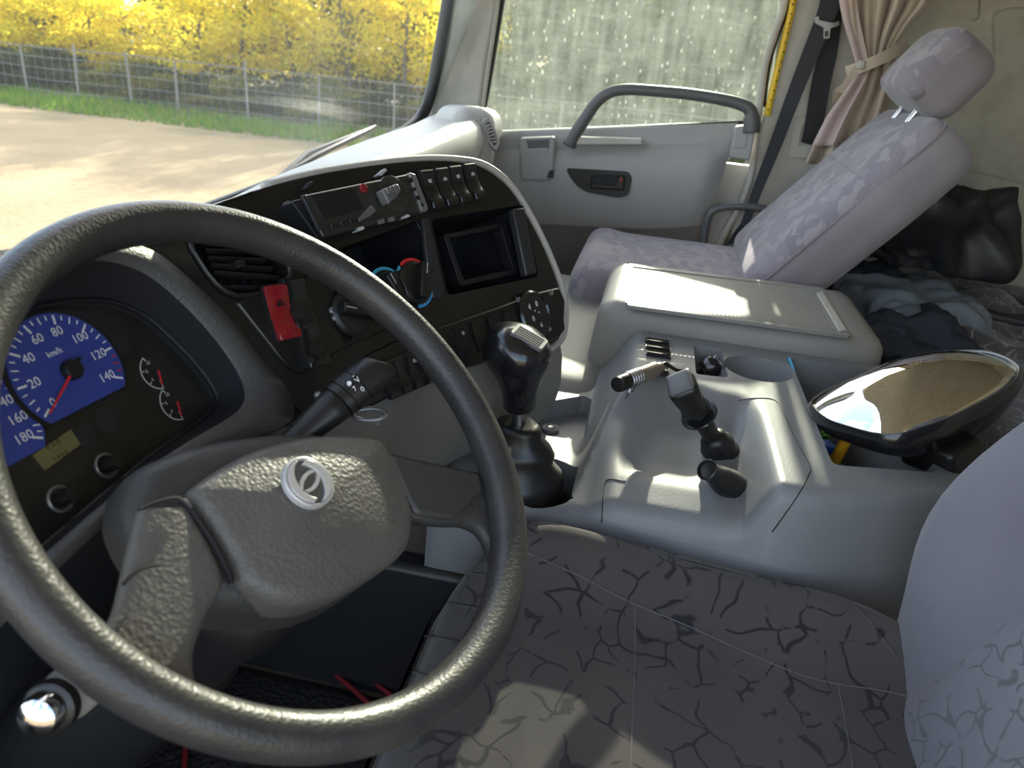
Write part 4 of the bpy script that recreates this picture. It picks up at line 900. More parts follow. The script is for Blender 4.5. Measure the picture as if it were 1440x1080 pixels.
for l in ([(196, 716), (222, 705), (250, 700), (268, 712)], [(173, 822), (190, 805), (212, 796), (226, 795)]):
    mk('seam', *g_tube([WF.p(*WF.px(x, y, HW + .0005), HW + .0005) for x, y in spl(l, 4, False)], .0011, 6), M['dark'], sw)
mk('pad_gap', *g_tube([WF.p(*WF.px(x, y, HW - .004), HW - .0050) for x, y in spl([(258, 702), (280, 732), (302, 765), (321, 802), (326, 818)], 4, False)], .0022, 8), M['dark'], sw)
mk('pad_gap', *g_tube([WF.p(*WF.px(x, y, HW - .004), HW - .0035) for x, y in spl([(540, 632), (556, 660), (570, 692), (576, 716)], 4, False)], .0024, 8), M['dark'], sw)
# emblem: ring with two interlocking crescents
EU, EV = WF.px(433, 679, HW + .012); EM = WF.M(EU, EV, HW + .0125, -.42)
em = mk('emblem', *g_lathe([(.0205, -.003), (.0205, .0018), (.0198, .0026), (.0186, .0026), (.0178, .0016), (.0178, -.003)], 40), M['emblem'], sw, M=EM, smooth=50, label='silver ring emblem with two crescents')
mk('emblem_ground', *g_lathe([(.0180, -.003), (.0180, .0006), (.001, .0006)], 32), M['hub'], em, M=EM)
def crescent(rot):
    A = [(-.0125 + .0055 * 0, .0)]
    o = [(.0178 * math.cos(a), .0178 * math.sin(a)) for a in [math.radians(100 + 150 * i / 16) for i in range(17)]]
    i_ = [(.004 + .0150 * math.cos(a), .0015 + .0165 * math.sin(a)) for a in [math.radians(250 - 140 * k / 16) for k in range(17)]]
    p = o + i_; c, s = math.cos(rot), math.sin(rot); return [(x * c - y * s, x * s + y * c) for x, y in p]
for r in (0, PI): mk('swoosh', *g_plate(crescent(r), 0, .0030), M['emblem'], em, M=EM, bevel=.0005)
for r in (.5, .5 + PI):
    L = [(.011 * math.cos(a) * 1.0, .0065 * math.sin(a)) for a in [math.radians(20 + 150 * i / 14) for i in range(15)]] + [(.0095 * math.cos(a), .0035 * math.sin(a)) for a in [math.radians(170 - 150 * i / 14) for i in range(15)]]
    c, s = math.cos(r), math.sin(r); mk('swoosh', *g_plate([(x * c - y * s, x * s + y * c) for x, y in L], 0, .0030), M['emblem'], em, M=EM)

# steering column
scn = thing('steering_column', 'dark steering column shroud running down behind the wheel hub', 'steering column', WF.p(0, -.06, -.2))
def colring(u, v, w, ru, rv, ex=.7):
    r = []
    for k in range(28):
        t = 2 * PI * k / 28; c, s = math.cos(t), math.sin(t); r.append(WF.p(u + ru * math.copysign(abs(c) ** ex, c), v + rv * math.copysign(abs(s) ** ex, s), w))
    return r
cu, cv = WF.px(400, 745, HW - .03)
mk('shroud', *g_loft([colring(cu, cv, -.060, .050, .045), colring(cu, cv, -.07, .066, .058), colring(cu, cv - .002, -.11, .068, .060), colring(cu, cv - .005, -.17, .060, .052), colring(cu, cv - .01, -.20, .048, .042)]), M['dark'], scn, smooth=60)
mk('tube', *g_loft([colring(cu, cv - .01, -.19, .040, .036, 1), colring(cu - .01, cv - .02, -.42, .040, .036, 1)]), M['dark'], scn, smooth=60)
rings = []
for i in range(26): rings.append(colring(cu - .01, cv - .02, -.21 - i * .015, .046 + (.006 if i % 2 else 0) + i * .0012, .043 + (.006 if i % 2 else 0) + i * .0012, 1))
mk('bellows', *g_loft(rings), M['rubber'], scn, smooth=60)
# right hand stalk
st = thing('stalk_switch', 'black column stalk with white symbols right of the hub', 'stalk', at(470, 575, D=.66))
A, B = at(408, 625, D=.655), at(531, 516, D=.70); ax = (B - A).normalized()
def stalkring(t, r, fl=.8, sk=0):
    p = A.lerp(B, t); sx = (RT - ax * RT.dot(ax)).normalized(); sy = ax.cross(sx)
    return [p + (sx * math.cos(a) + sy * math.sin(a) * fl) * r + ax * sk * math.cos(a) for a in [2 * PI * k / 22 for k in range(22)]]
mk('arm', *g_loft([stalkring(-.2, .011), stalkring(.1, .0125), stalkring(.42, .0165), stalkring(.52, .0175), stalkring(.53, .0165)]), M['black'], st, smooth=50)
mk('twist_ring', *g_loft([stalkring(.53, .0165), stalkring(.535, .0186), stalkring(.60, .019), stalkring(.605, .018)]), M['black'], st, smooth=40)
mk('twist_ring', *g_loft([stalkring(.605, .0178), stalkring(.61, .0192), stalkring(.74, .0196), stalkring(.745, .0185)]), M['black'], st, smooth=40)
mk('end_grip', *g_loft([stalkring(.745, .0185), stalkring(.75, .0198), stalkring(.92, .0190, .8, .002), stalkring(.985, .0182, .75, .006), stalkring(1.0, .016, .7, .008)]), M['black'], st, smooth=40)
SF = Frame(A.lerp(B, .66), ax, (UP - ax * UP.dot(ax)))
def mark(t, off, q):
    p = A.lerp(B, t); n_ = (CAM - p).normalized(); n_ = (n_ - ax * n_.dot(ax)).normalized(); s_ = n_.cross(ax); c = math.cos(off); n2_ = n_ * math.cos(off) + s_ * math.sin(off)
    f = Frame(p + n2_ * .0192, ax, n2_.cross(ax)); V, F = q; mk('symbol', V, F, M['white'], st, M=f.M(), smooth=0)
mark(.66, .3, g_plate(circ(0, 0, .0021, 10), -.002, .0006)); mark(.66, -.05, g_text('7', .006, 0, 0, .0003)); mark(.71, -.3, g_text('0', .007, 0, 0, .0003)); mark(.73, .15, g_text('V', .007, 0, 0, .0003)); mark(.73, .45, g_text('-', .007, 0, 0, .0003))
mk('button', *g_lathe([(.004, 0), (.004, .004), (.002, .006)], 10), M['silverpl'], st, M=axisM(A.lerp(B, .53) + (-RT * .9 + UP * .3) * .0165, -RT + UP * .4))
# little ring key hanger
kr = thing('ring_tab', 'small open metal ring tab hanging below the stalk', 'ring', at(520, 582, D=.69))
c = at(520, 583, D=.69); rp = [c + RT * (.015 * math.cos(a)) + (UP * .55 + FW * .8) * (.009 * math.sin(a)) for a in [2 * PI * k / 24 for k in range(25)]]
mk('ring', *g_tube(rp, .0022, 8, caps=False, flat=1.0), M['silverpl'], kr, smooth=180)
mk('pin', *g_rbox(.004, .003, .003, .001, 4), M['silverpl'], kr, M=Matrix.Translation(at(531, 592, D=.688)))
mk('hook', *g_tube([c - RT * .014, c - RT * .022 + UP * .004, c - RT * .032 + UP * .002 + FW * .02], .003, 8), M['dark'], kr)
# left stalk
ls = thing('stalk_switch', 'grey column stalk with a shiny domed end at the lower left', 'stalk', at(85, 990, D=.50))
A2, B2 = at(175, 915, D=.56), at(46, 1014, D=.455); ax2 = (B2 - A2).normalized(); ML = axisM(A2, ax2); L2 = (B2 - A2).length
mk('arm', *g_lathe([(.008, -.02), (.010, L2 * .38), (.0150, L2 * .42), (.0172, L2 * .48), (.0172, L2 * .66), (.0158, L2 * .70), (.0150, L2 * .78), (.012, L2 * .80)], 24), M['stalkgrey'], ls, M=ML, smooth=40)
mk('collar', *g_lathe([(.012, L2 * .78), (.0165, L2 * .79), (.0165, L2 * .86), (.0140, L2 * .875)], 24), M['black'], ls, M=ML)
mk('end_button', *g_lathe([(.0130, L2 * .86), (.0130, L2 * .93), (.0115, L2 * .975), (.007, L2 * 1.0), (.0005, L2 * 1.005)], 24), M['chrome'], ls, M=ML, label='shiny domed end')
for k in range(2): mark_c = A2.lerp(B2, .35 + .06 * k); mk('symbol', *g_box(-.003, .003, -.0006, .0006, .0, .0004), M['white'], ls, M=axisM(mark_c + (CAM - mark_c).normalized() * .0155, CAM - mark_c, RT))

# floor mat and red piping
fm = thing('floor_mat', 'black textured floor mat with red piping under the wheel', 'mat', (0, .1, .22))
mk('mat', *g_grid(-.70, .29, -.20, .50, 60, 44, lambda x, y: .234 + .004 * noise.noise((x * 14, y * 14, 0)) + .05 * ss(.30, .50, y)), M['mat'], fm, smooth=60).modifiers.new('thick', 'SOLIDIFY').thickness = .006
for l in ([(378, 872), (420, 905), (480, 955), (535, 1003)], [(405, 895), (445, 905), (500, 940), (560, 985)], [(92, 1020), (98, 1050), (104, 1090)], [(262, 1040), (258, 1100)]):
    mk('piping', *g_tube([at(x, y, Z=.244) for x, y in spl(l, 4, False)], .004, 6), M['redtrim'], fm, smooth=180)

# ------------------------------------------------------------------ centre console
cc = thing('centre_console', 'grey moulded centre console with cup holder and recessed bins', 'console', (.57, -.4, .40))
ZT = .66
def consz(x, y):
    """height of the console skin"""
    # main block: full height behind, lower in front
    top = ZT + .0
    tray = .575
    f = ss(-.255, -.185, y)                                    # 0 rear block .. 1 front tray
    z = top * (1 - f) + tray * f
    # lever recess on the driver side, ahead of the raised block
    inY = ss(-.435, -.395, y)
    x0 = .585
    slope = max(.0, (x0 - x)) * .16 + .018 * ss(.58, .50, x)
    zr = top - .004 - slope
    zr = max(zr, .44)
    lim = ss(.60, .55, x) * inY
    low = min(z, zr)
    # in front of y=-.2 the driver side drops to the gear lever shelf
    shelf = .52
    if y > -.25:
        k = ss(-.25, -.21, y); low2 = min(z, max(shelf, top - .004 - slope * 1.35)); low = low * (1 - k) + low2 * k
    z = z * (1 - lim) + low * lim
    z -= .015 * ss(.37, .44, x) * ss(.60, .54, x) * ss(-.385, -.335, y) * ss(-.222, -.285, y)
    return z
X0, X1, Y0, Y1 = .315, .79, -.66, -.02
NX, NYc = 96, 128; V, F = [], []
for j in range(NYc + 1):
    for i in range(NX + 1):
        x = X0 + (X1 - X0) * i / NX; y = Y0 + (Y1 - Y0) * j / NYc
        z = consz(x, y)
        e = min(1, (x - X0) / .022); z -= .022 * (1 - math.sqrt(max(0, 1 - (1 - e) ** 2)))       # rounded driver-side edge
        e = min(1, (Y1 - y) / .02); z -= .02 * (1 - math.sqrt(max(0, 1 - (1 - e) ** 2)))
        xx = x + (.06 * ss(-.44, -.66, y)) * (1 - (x - X0) / (X1 - X0)) + .015 * ss(.66, .4, z) * 0
        V.append((xx, y, z))
n = NX + 1
for j in range(NYc):
    for i in range(NX): a = j * n + i; F.append((a, a + 1, a + n + 1, a + n))
rim_ = [i for i in range(n)] + [j * n + NX for j in range(1, NYc + 1)] + [NYc * n + i for i in range(NX - 1, -1, -1)] + [j * n for j in range(NYc - 1, 0, -1)]
s = len(V)
for i in rim_: x, y, z = V[i]; V.append((x - (.03 if x < .40 and abs(x - X1) > .1 and i % n == 0 else 0), y, .04))
m_ = len(rim_)
for i in range(m_): j = (i + 1) % m_; F.append((rim_[i], s + i, s + j, rim_[j]))
F.append([s + i for i in range(m_)])
cb = mk('body', V, F, M['console'], cc, smooth=50)
CT = Frame((.55, -.4, ZT), (0, -1, 0), (1, 0, 0)); CT.n = Vector((0, 0, 1)); CT.b = Vector((1, 0, 0)); CT.a = Vector((0, -1, 0))
TT = Frame((.55, -.15, .575), (0, -1, 0), (1, 0, 0)); TT.n = Vector((0, 0, 1)); TT.b = Vector((1, 0, 0)); TT.a = Vector((0, -1, 0))
def ctp(l, w=0): return CT.pts(l, w)
def cone_cut(o, sh, d):
    o = [Vector(p) for p in o]; c = sum(o, Vector((0, 0))) / len(o); m = len(o)
    return g_loft([[(*(c + (p - c) * (1 + (1 - sh) * .03 / d)), .03) for p in o], [(*(c + (p - c) * sh), -d) for p in o]])
cup_o = circ(*CT.px(1066, 518), .053, 40)
cut(cb, [cone_cut(cup_o, .86, .075), cone_cut(rnd(ctp([(975, 485), (1014, 490), (1024, 531), (979, 526)]), .008), .92, .05),
         cone_cut(rnd([(-y - .4, x - .55) for x, y in ((.764, -.497), (.768, -.632), (.425, -.632), (.398, -.502))], .012), .9, .17)], M=CT.M())
cut(cb, [cone_cut(rnd(TT.pts([(728, 572), (822, 556), (832, 562), (823, 620), (764, 612), (728, 598)]), .010), .93, .03)], M=TT.M())
cut(cb, [g_lathe([(.062, .06), (.062, -.10)], 28)], M=Matrix.Translation((.385, -.150, .52)))
cb.data.polygons.foreach_set('use_smooth', [True] * len(cb.data.polygons)); cb.data.set_sharp_from_angle(angle=math.radians(42))
from mathutils.bvhtree import BVHTree
def bvh(o): return BVHTree.FromPolygons([v.co.copy() for v in o.data.vertices], [tuple(p.vertices) for p in o.data.polygons])
cbv = bvh(cb)
def drape(bv_, l, per=6, lift=.0003):
    o = []
    for x, y in spl(l, per, False):
        d = ray(x, y).normalized(); h = bv_.ray_cast(CAM, d)
        if h[0] is not None: o.append(h[0] - d * lift)
    return o
for l in ([(1038, 563), (1062, 560), (1090, 563), (1102, 582), (1121, 622), (1139, 656), (1137, 668), (1120, 700), (1086, 748)], [(846, 735), (848, 700), (851, 680), (858, 674), (880, 677)]):
    p = drape(cbv, l)
    if len(p) > 2: mk('seam', *g_tube(p, .0008, 5), M['dark'], cc, smooth=180)
# tray bolt
tb = mk('bolt_boss', *g_lathe([(.014, 0), (.014, .004), (.010, .006), (.007, .0045), (.0065, .001), (.001, .001)], 20), M['console'], cc, M=Matrix.Translation(at(774, 604, Z=.546)))
mk('bolt', *g_lathe([(.006, .001), (.006, .004), (.004, .0055), (.001, .005)], 12), M['silver'], tb, M=Matrix.Translation(at(774, 604, Z=.546)))
# switches on the console
CS = Frame(CT.p(0, 0), (0, -1, 0), (1, 0, 0)); CS.n, CS.a, CS.b = CT.n, CT.a, CT.b
for i, (x, y) in enumerate(((924, 482), (925, 490.5), (926, 499))):
    rocker(x, y, .040, .021, '%s of the three stacked grey switches on the console top' % ('farthest', 'middle', 'nearest')[i], 'console switches', 'blackgloss', w0=.001, fr=CS, flare=.006)
rocker(924, 521, .036, .036, 'dark console switch below the loose lighter socket', 'console switches', 'blackgloss', w0=.001, fr=CS, flare=.006)
# engine cover box
ec = thing('engine_cover_box', 'grey padded box between the seats with a ribbed top panel', 'engine cover', (.94, -.4, .3))
EX0, EX1, EY0, EY1, EZ = .795, 1.115, -.655, -.175, .70
def efn(x, y, z):
    t = (z + .16) / .32
    return (x + (.018 * (1 - t)) * (1 if x > 0 else -.35), y + .03 * (1 - t) * (1 if y > 0 else .2), z)
mk('box', *g_rbox((EX1 - EX0) / 2, (EY1 - EY0) / 2, .16, .030, 14, efn), M['cover'], ec, M=Matrix.Translation(((EX0 + EX1) / 2, (EY0 + EY1) / 2, EZ - .16)), smooth=180)
mk('base', *g_box(EX0 + .01, EX1 - .01, EY0 + .01, EY1 - .005, .05, EZ - .2), M['cover'], ec, bevel=.01)
EF = Frame((.94, -.4, EZ), (0, -1, 0), (1, 0, 0)); EF.n, EF.a, EF.b = CT.n, CT.a, CT.b
panel_q = [(889, 376), (1154, 409), (1190, 470), (887, 427)]
fr_o = rnd(EF.pts([(884, 372), (1157, 406), (1196, 474), (882, 431)]), .005); fr_i = rnd(EF.pts(panel_q), .004)
plate('panel_rim', EF, fr_o, -.004, .0025, M['cover'], ec, holes=[fr_i], bevel=.0015)
gs = []
for i in range(54):
    t = (i + .5) / 54; p = lambda q: Vector(EF.px(*q))
    a = p(panel_q[0]).lerp(p(panel_q[1]), t); b = p(panel_q[3]).lerp(p(panel_q[2]), t); gs.append(g_box(a.x - .0014, a.x + .0014, min(a.y, b.y) + .002, max(a.y, b.y) - .002, -.001, .0005))
mk('ribs', *g_join(*gs), M['cover'], ec, M=EF.M(), kind='stuff', smooth=0)
plate('highlight_strip', EF, EF.pts([(1148, 414), (1156, 412), (1190, 467), (1180, 468)]), 0, .004, M['pillar'], ec, bevel=.001)  # pale colour paints the white highlight along the rear end of the panel
# engine tunnel in front of the box
mk('trim_7', *g_rbox(.36, .27, .13, .05, 10), M['cover'], None, M=Matrix.Translation((1.02, .06, .46)), smooth=180, kind='structure')['label'] = 'pale rounded engine tunnel in front of the box'

# gear lever
gl = thing('gear_lever', 'black gear lever with silver capped knob and rubber boot', 'gear lever', (.385, -.15, .46))
GB = Vector((.385, -.150, .47)); K0 = at(730, 575, X=.375); K1 = at(732, 473, X=.372)
prof = [(.056, -.03), (.058, .0), (.062, .014), (.054, .028), (.059, .040), (.058, .048), (.047, .060), (.051, .071), (.049, .079), (.038, .090), (.042, .099), (.039, .106), (.028, .114), (.030, .122), (.026, .126), (.017, .1262)]
def bootfn(g):
    V, F = g; top = K0 - Vector((0, 0, .02)) ; o = []
    for v in V:
        t = max(0, min(1, v[2] / .126)); sh = (top - GB) * t
        o.append((GB.x + v[0] * (1 + .07 * math.sin(3 * math.atan2(v[1], v[0]) + v[2] * 70)) + sh.x, GB.y + v[1] * (1 + .05 * math.sin(2 * math.atan2(v[1], v[0]) + v[2] * 50)) + sh.y, GB.z + (v[2] if v[2] < 0 else v[2] / .126 * (top.z - GB.z))))
    return o, F
mk('boot', *bootfn(g_lathe(prof, 32)), M['black'], gl, smooth=180)
ka = (K1 - K0).normalized(); KM = axisM(K0, ka, RT); KL = (K1 - K0).length
mk('shaft', *g_lathe([(.0085, -.07), (.0085, .02)], 16), M['silver'], gl, M=KM, smooth=60)
kn = g_lathe([(.017, 0), (.0205, .004), (.0215, .02), (.0235, KL * .30), (.029, KL * .45), (.036, KL * .60), (.0405, KL * .74), (.0405, KL * .86), (.036, KL * .98), (.027, KL * 1.07), (.014, KL * 1.115), (.0005, KL * 1.125)], 32)
kn = ([(v[0] * (1 + .04 * ss(.4 * KL, .8 * KL, v[2])) - .004 * ss(.3 * KL, .8 * KL, v[2]), v[1] * (1 + .12 * ss(.4 * KL, .8 * KL, v[2])), v[2] - (v[0] * .16 * ss(.6 * KL, KL, v[2]))) for v in kn[0]], kn[1])
ko = mk('knob', *kn, M['blackgloss'], gl, M=KM, smooth=180)
h = bvh(ko).ray_cast(CAM, ray(744, 474).normalized()); kp, kd = h[0], h[1]; kx = at(756, 484, D=(kp - CAM).dot(FW)) - kp
mk('cap_plate', *g_plate(rnd([(-.021, -.0125), (.022, -.0125), (.022, .0125), (-.021, .0125)], .004), -.004, .0014), M['silverpl'], gl, M=axisM(kp, kd, kx), bevel=.0008, label='silver plate on the knob')
mk('rib_marks', *g_join(*[g_box(-.017, .017, -.009 + .0045 * i - .0004, -.009 + .0045 * i + .0004, .0012, .0018) for i in range(5)]), M['dark'], gl, M=axisM(kp, kd, kx), kind='stuff', smooth=0)

# ------------------------------------------------------------------ small things on the console
ct = thing('lighter_socket', 'tan and silver lighter socket lying loose on the console switches', 'lighter', at(912, 527, Z=.675))
a_, b_ = at(868, 541, Z=.685), at(928, 517, Z=.672); d_x = (b_ - a_); LL = d_x.length; ML = axisM(a_, d_x)
mk('barrel', *g_lathe([(.006, .0), (.0105, .001), (.0105, .004), (.0115, .006), (.0115, LL * .40)], 20), M['black'], ct, M=ML, smooth=40)
for i in range(5): mk('ridge', *g_lathe([(.0112, LL * (.20 + .055 * i)), (.0128, LL * (.21 + .055 * i)), (.0128, LL * (.235 + .055 * i)), (.0112, LL * (.245 + .055 * i))], 18), M['silver'], ct, M=ML)
mk('sleeve', *g_lathe([(.0108, LL * .40), (.0118, LL * .42), (.0118, LL * .86), (.0085, LL * .88), (.0085, LL * 1.0), (.002, LL * 1.0)], 20), M['tan'], ct, M=ML, smooth=40)
mk('lead', *g_tube(spl([b_, b_ + (b_ - a_) * .12 + Vector((0, 0, .004)), at(945, 517, Z=.668), at(953, 521, Z=.664), at(962, 521, Z=.663)], 4, False), .0028, 8), M['black'], ct, smooth=180)
for l in ([(890, 537), (884, 552), (880, 560)], [(895, 540), (889, 551)]): mk('wire', *g_tube([at(*l[0], Z=.682), at(*l[1], Z=.668)] + ([at(*l[2], Z=.664)] if len(l) > 2 else []), .0012, 6), M['silver'], ct)
kf = thing('black_key_knob', 'black knob with grey cross grip lying in the console slot', 'knob', at(1000, 516, Z=.645))
KM2 = axisM(at(1000, 516, Z=.64), Vector((.1, -.6, .8)))
mk('knob', *g_lathe([(.004, -.012), (.018, -.010), (.019, .004), (.017, .010), (.012, .014), (.001, .015)], 20), M['blackgloss'], kf, M=KM2)
mk('cross_grip', *g_join(g_box(-.0125, .0125, -.0022, .0022, .013, .018), g_box(-.0022, .0022, -.0125, .0125, .013, .018)), M['silverpl'], kf, M=KM2 @ Matrix.Rotation(.5, 4, 'Z'), bevel=.001)
mk('stem', *g_tube([at(990, 520, Z=.645), at(980, 528, Z=.63), at(984, 532, Z=.615)], .0045, 8), M['black'], kf)

# brake valve lever
bl = thing('hand_brake_lever', 'black hand lever with a collar ring mounted in the console recess', 'lever', at(1005, 632, Z=.59))
L0, L1 = at(1006, 622, Z=.632), at(957, 540, Z=.725); la = (L1 - L0).normalized(); LM = axisM(L0, la, RT); l_ = (L1 - L0).length
mk('gaiter', *[((g[0]), g[1]) for g in [g_lathe([(.022, -.050), (.0245, -.024), (.022, -.016), (.0235, -.006), (.018, .002), (.018, .008), (.011, .014)], 24)]][0], M['black'], bl, M=LM, smooth=60)
mk('stem', *g_lathe([(.010, .0), (.012, l_ * .2), (.0125, l_ * .45), (.011, l_ * .5)], 16), M['black'], bl, M=LM)
mk('collar', *g_lathe([(.012, l_ * .46), (.0235, l_ * .47), (.0245, l_ * .485), (.0235, l_ * .50), (.013, l_ * .51), (.013, l_ * .56), (.019, l_ * .57), (.0195, l_ * .59), (.012, l_ * .60)], 24), M['blackgloss'], bl, M=LM, smooth=50)
g = g_rbox(.0165, .0185, l_ * .24, .009, 8, lambda x, y, z: (x * (1 + .18 * z / (l_ * .24)), y * (1 + .12 * z / (l_ * .24)), z))
mk('grip', *g, M['black'], bl, M=LM @ Matrix.Translation((0, 0, l_ * .78)), smooth=180)
mk('top_cap', *g_rbox(.0165, .0185, .004, .004, 6), M['doordark'], bl, M=LM @ Matrix.Translation((0, 0, l_ * 1.02)), smooth=180, label='worn grey top of the grip')
gm_ = LM @ Matrix.Translation((0, 0, l_ * .66)); mk('grip_ring', *g_lathe([(.0165, 0), (.0172, .002), (.0165, .004)], 20), M['dark'], bl, M=gm_)
ck = thing('trailer_brake_knob', 'black flared knob low in the console recess below the lever', 'knob', at(1015, 672, Z=.55))
c0, c1 = at(1026, 682, Z=.612), at(994, 660, Z=.645); CMx = axisM(c0, c1 - c0); cl_ = (c1 - c0).length
mk('knob', *g_lathe([(.019, -.04), (.020, 0), (.0185, cl_ * .18), (.016, cl_ * .45), (.0125, cl_ * .65), (.0125, cl_ * .95), (.0135, cl_ * 1.0), (.0115, cl_ * 1.02), (.010, cl_ * .95), (.001, cl_ * .93)], 26), M['black'], ck, M=CMx, smooth=50)

# things in the rear bin
dv = thing('yellow_handled_tool', 'yellow tool handle sticking out of the console bin below the mirror', 'tool', at(1185, 645, Z=.60))
h0, h1 = at(1172, 652, Z=.600), at(1195, 610, Z=.655); HM = axisM(h0, h1 - h0); hl = (h1 - h0).length
mk('handle', *g_lathe([(.004, -.01), (.0068, -.004), (.0078, .004), (.0078, hl * .8), (.0085, hl), (.0075, hl + .012), (.002, hl + .016)], 12), M['orange'], dv, M=HM, smooth=50)
mk('blade', *g_lathe([(.003, -.085), (.003, -.005)], 10), M['silver'], dv, M=HM)
bp_ = thing('blue_plug', 'blue plastic piece lying in the bin under the mirror edge', 'plastic piece', at(1165, 628, Z=.60))
mk('piece', *g_rbox(.013, .008, .006, .003, 5), M['blue'], bp_, M=Matrix.Translation(at(1164, 628, Z=.60)) @ Matrix.Rotation(.4, 4, 'Z'))
gp = thing('green_wrapper', 'small green wrapper in the bin above the blue piece', 'wrapper', at(1157, 612, Z=.60))
mk('wrapper', *g_rbox(.012, .009, .004, .002, 6, lambda x, y, z: (x, y, z + .003 * math.sin(x * 400 + y * 300))), M['green'], gp, M=Matrix.Translation(at(1157, 613, Z=.60)))
bs = thing('blue_strap', 'thin light blue strap hanging over the front edge of the bin', 'strap', at(1115, 515, Z=.66))
mk('strap', *g_tube(spl([at(1109, 505, Z=.664), at(1112, 510, Z=.664), at(1117, 525, Z=.655), at(1122, 540, Z=.642), at(1128, 556, Z=.625), at(1133, 572, Z=.60)], 4, False), .0042, 6, flat=.35), M['cyan'], bs, smooth=180)

# loose wide angle mirror
MP = [at(1140, 572, Z=.672), at(1262, 612, Z=.700), at(1436, 524, Z=.765)]
mn = (MP[1] - MP[0]).cross(MP[2] - MP[0]).normalized(); mn = mn if mn.z > 0 else -mn
MF = Frame(MP[0], MP[1] - MP[0], mn.cross(MP[1] - MP[0]))
if MF.n.dot(mn) < 0: MF = Frame(MP[0], MP[1] - MP[0], -(mn.cross(MP[1] - MP[0])))
mir_o = [(1136, 571), (1146, 558), (1185, 538), (1240, 515), (1290, 502), (1340, 494), (1385, 494), (1415, 502), (1434, 514), (1438, 524), (1428, 540), (1395, 562), (1340, 590), (1295, 606), (1262, 615), (1228, 614), (1190, 604), (1158, 592)]
mm = thing('wing_mirror', 'black wide-angle wing mirror lying face up on the console bin', 'mirror', MP[0])
mo_ = [Vector(p) for p in spl([MF.px(x, y) for x, y in mir_o], 4)]; mc = sum(mo_, Vector((0, 0))) / len(mo_)
def mring(k, w, sh=(0, 0)): return [(mc.x + (p.x - mc.x) * k + sh[0], mc.y + (p.y - mc.y) * k + sh[1], w) for p in mo_]
mk('housing', *g_loft([mring(.945, -.004), mring(.95, .001), mring(.975, .003), mring(1.0, -.002), mring(1.01, -.012), mring(.97, -.022), mring(.84, -.036, (.006, 0)), mring(.68, -.046, (.015, 0)), mring(.45, -.052, (.02, 0)), mring(.1, -.054, (.02, 0))]), M['blackgloss'], mm, M=MF.M(), smooth=70)
V, F = g_loft([mring(.05, .040), mring(.3, .0365), mring(.6, .0245), mring(.85, .0075), mring(.95, -.001), mring(.945, -.004)]); mk('glass', V, F, M['mirror'], mm, M=MF.M(), smooth=60, label='convex mirror glass')
mk('edge_band', *g_loft([mring(.945, -.002), mring(.957, .003), mring(.97, .0035), mring(.975, .0)], True, False), M['silverpl'], mm, M=MF.M(), smooth=60)
bq = Vector(MF.px(1300, 600)); bk = MF.M(mc.x + .05, mc.y - .03, -.06)
mk('bracket', *g_rbox(.04, .03, .02, .008, 6), M['black'], mm, M=bk, smooth=180)
mk('clamp', *g_lathe([(.022, -.05), (.022, -.03), (.018, -.028), (.018, -.005), (.026, 0)], 18), M['black'], mm, M=Matrix.Translation(at(1318, 612, Z=.60)) @ Matrix.Rotation(.5, 4, 'X'))
mk('clamp', *g_rbox(.03, .025, .02, .006, 6), M['black'], mm, M=Matrix.Translation(at(1322, 598, Z=.625)), smooth=180)
sp = thing('metal_rod', 'thin bright metal rod standing by the rear end of the console', 'rod', at(1342, 668, Z=.47))
mk('rod', *g_tube([at(1334, 640, Z=.56), at(1338, 652, Z=.53), at(1344, 670, Z=.45)], .0028, 8), M['silver'], sp)
mk('tip', *g_rbox(.005, .005, .003, .001, 4), M['silver'], sp, M=Matrix.Translation(at(1344, 670, Z=.45)))
rl = thing('black_roll', 'shiny black rolled sheet on the floor behind the mirror', 'roll', at(1420, 585, Z=.52))
r0, r1 = at(1362, 580, Z=.53), at(1520, 592, Z=.53); mk('roll', *g_tube([r0, r0.lerp(r1, .5), r1], [.034, .035, .034], 20), M['blackgloss'], rl, smooth=60)

# ------------------------------------------------------------------ seats
def place(fr, g): return ([fr.p(*v) for v in g[0]], g[1])
# passenger seat
ps = thing('passenger_seat', 'lilac shard-patterned passenger seat with tilted headrest', 'seat', (1.38, -.35, .2))
def cush(x, y, z):
    z += .018 * (1 - (x / .24) ** 2) * (1 - (y / .25) ** 4) if z > 0 else 0
    if z > 0: z += .02 * ss(.12, .25, y)     # front roll: y+ is forward here
    return (x, y, z)
mk('cushion', *g_rbox(.24, .235, .085, .055, 14, cush), M['pseat'], ps, M=Matrix.Translation((1.385, -.315, .565)), smooth=180)
mk('seat_base', *g_box(1.20, 1.58, -.52, -.14, .03, .50), M['dark'], ps, bevel=.01)
mk('side_hinge', *g_rbox(.02, .05, .05, .015, 6), M['doordark'], ps, M=Matrix.Translation((1.64, -.50, .60)), smooth=180)
rec = math.radians(39); bdir = Vector((0, -math.sin(rec), math.cos(rec))); bn = Vector((0, math.cos(rec), math.sin(rec)))
BF = Frame((1.385, -.505, .625), (-1, 0, 0), bdir)      # u = -X (towards the driver), v up the back, n forward
assert BF.n.dot(bn) > .9
HB = .246
def bk_fn(x, y, z):
    # y along the back, x across, z thickness
    if z > 0:
        z += .010 * (1 - (x / .23) ** 2) - .004 * math.cos(y * 9)
    k = ss(.05, HB, y); x *= 1 - .10 * k
    return (x, y, z)
mk('backrest', *place(Frame(BF.p(0, .235, .0), BF.a, BF.b), g_rbox(.235, HB, .062, .048, 16, bk_fn)), M['pside'], ps, smooth=180, sub=1)
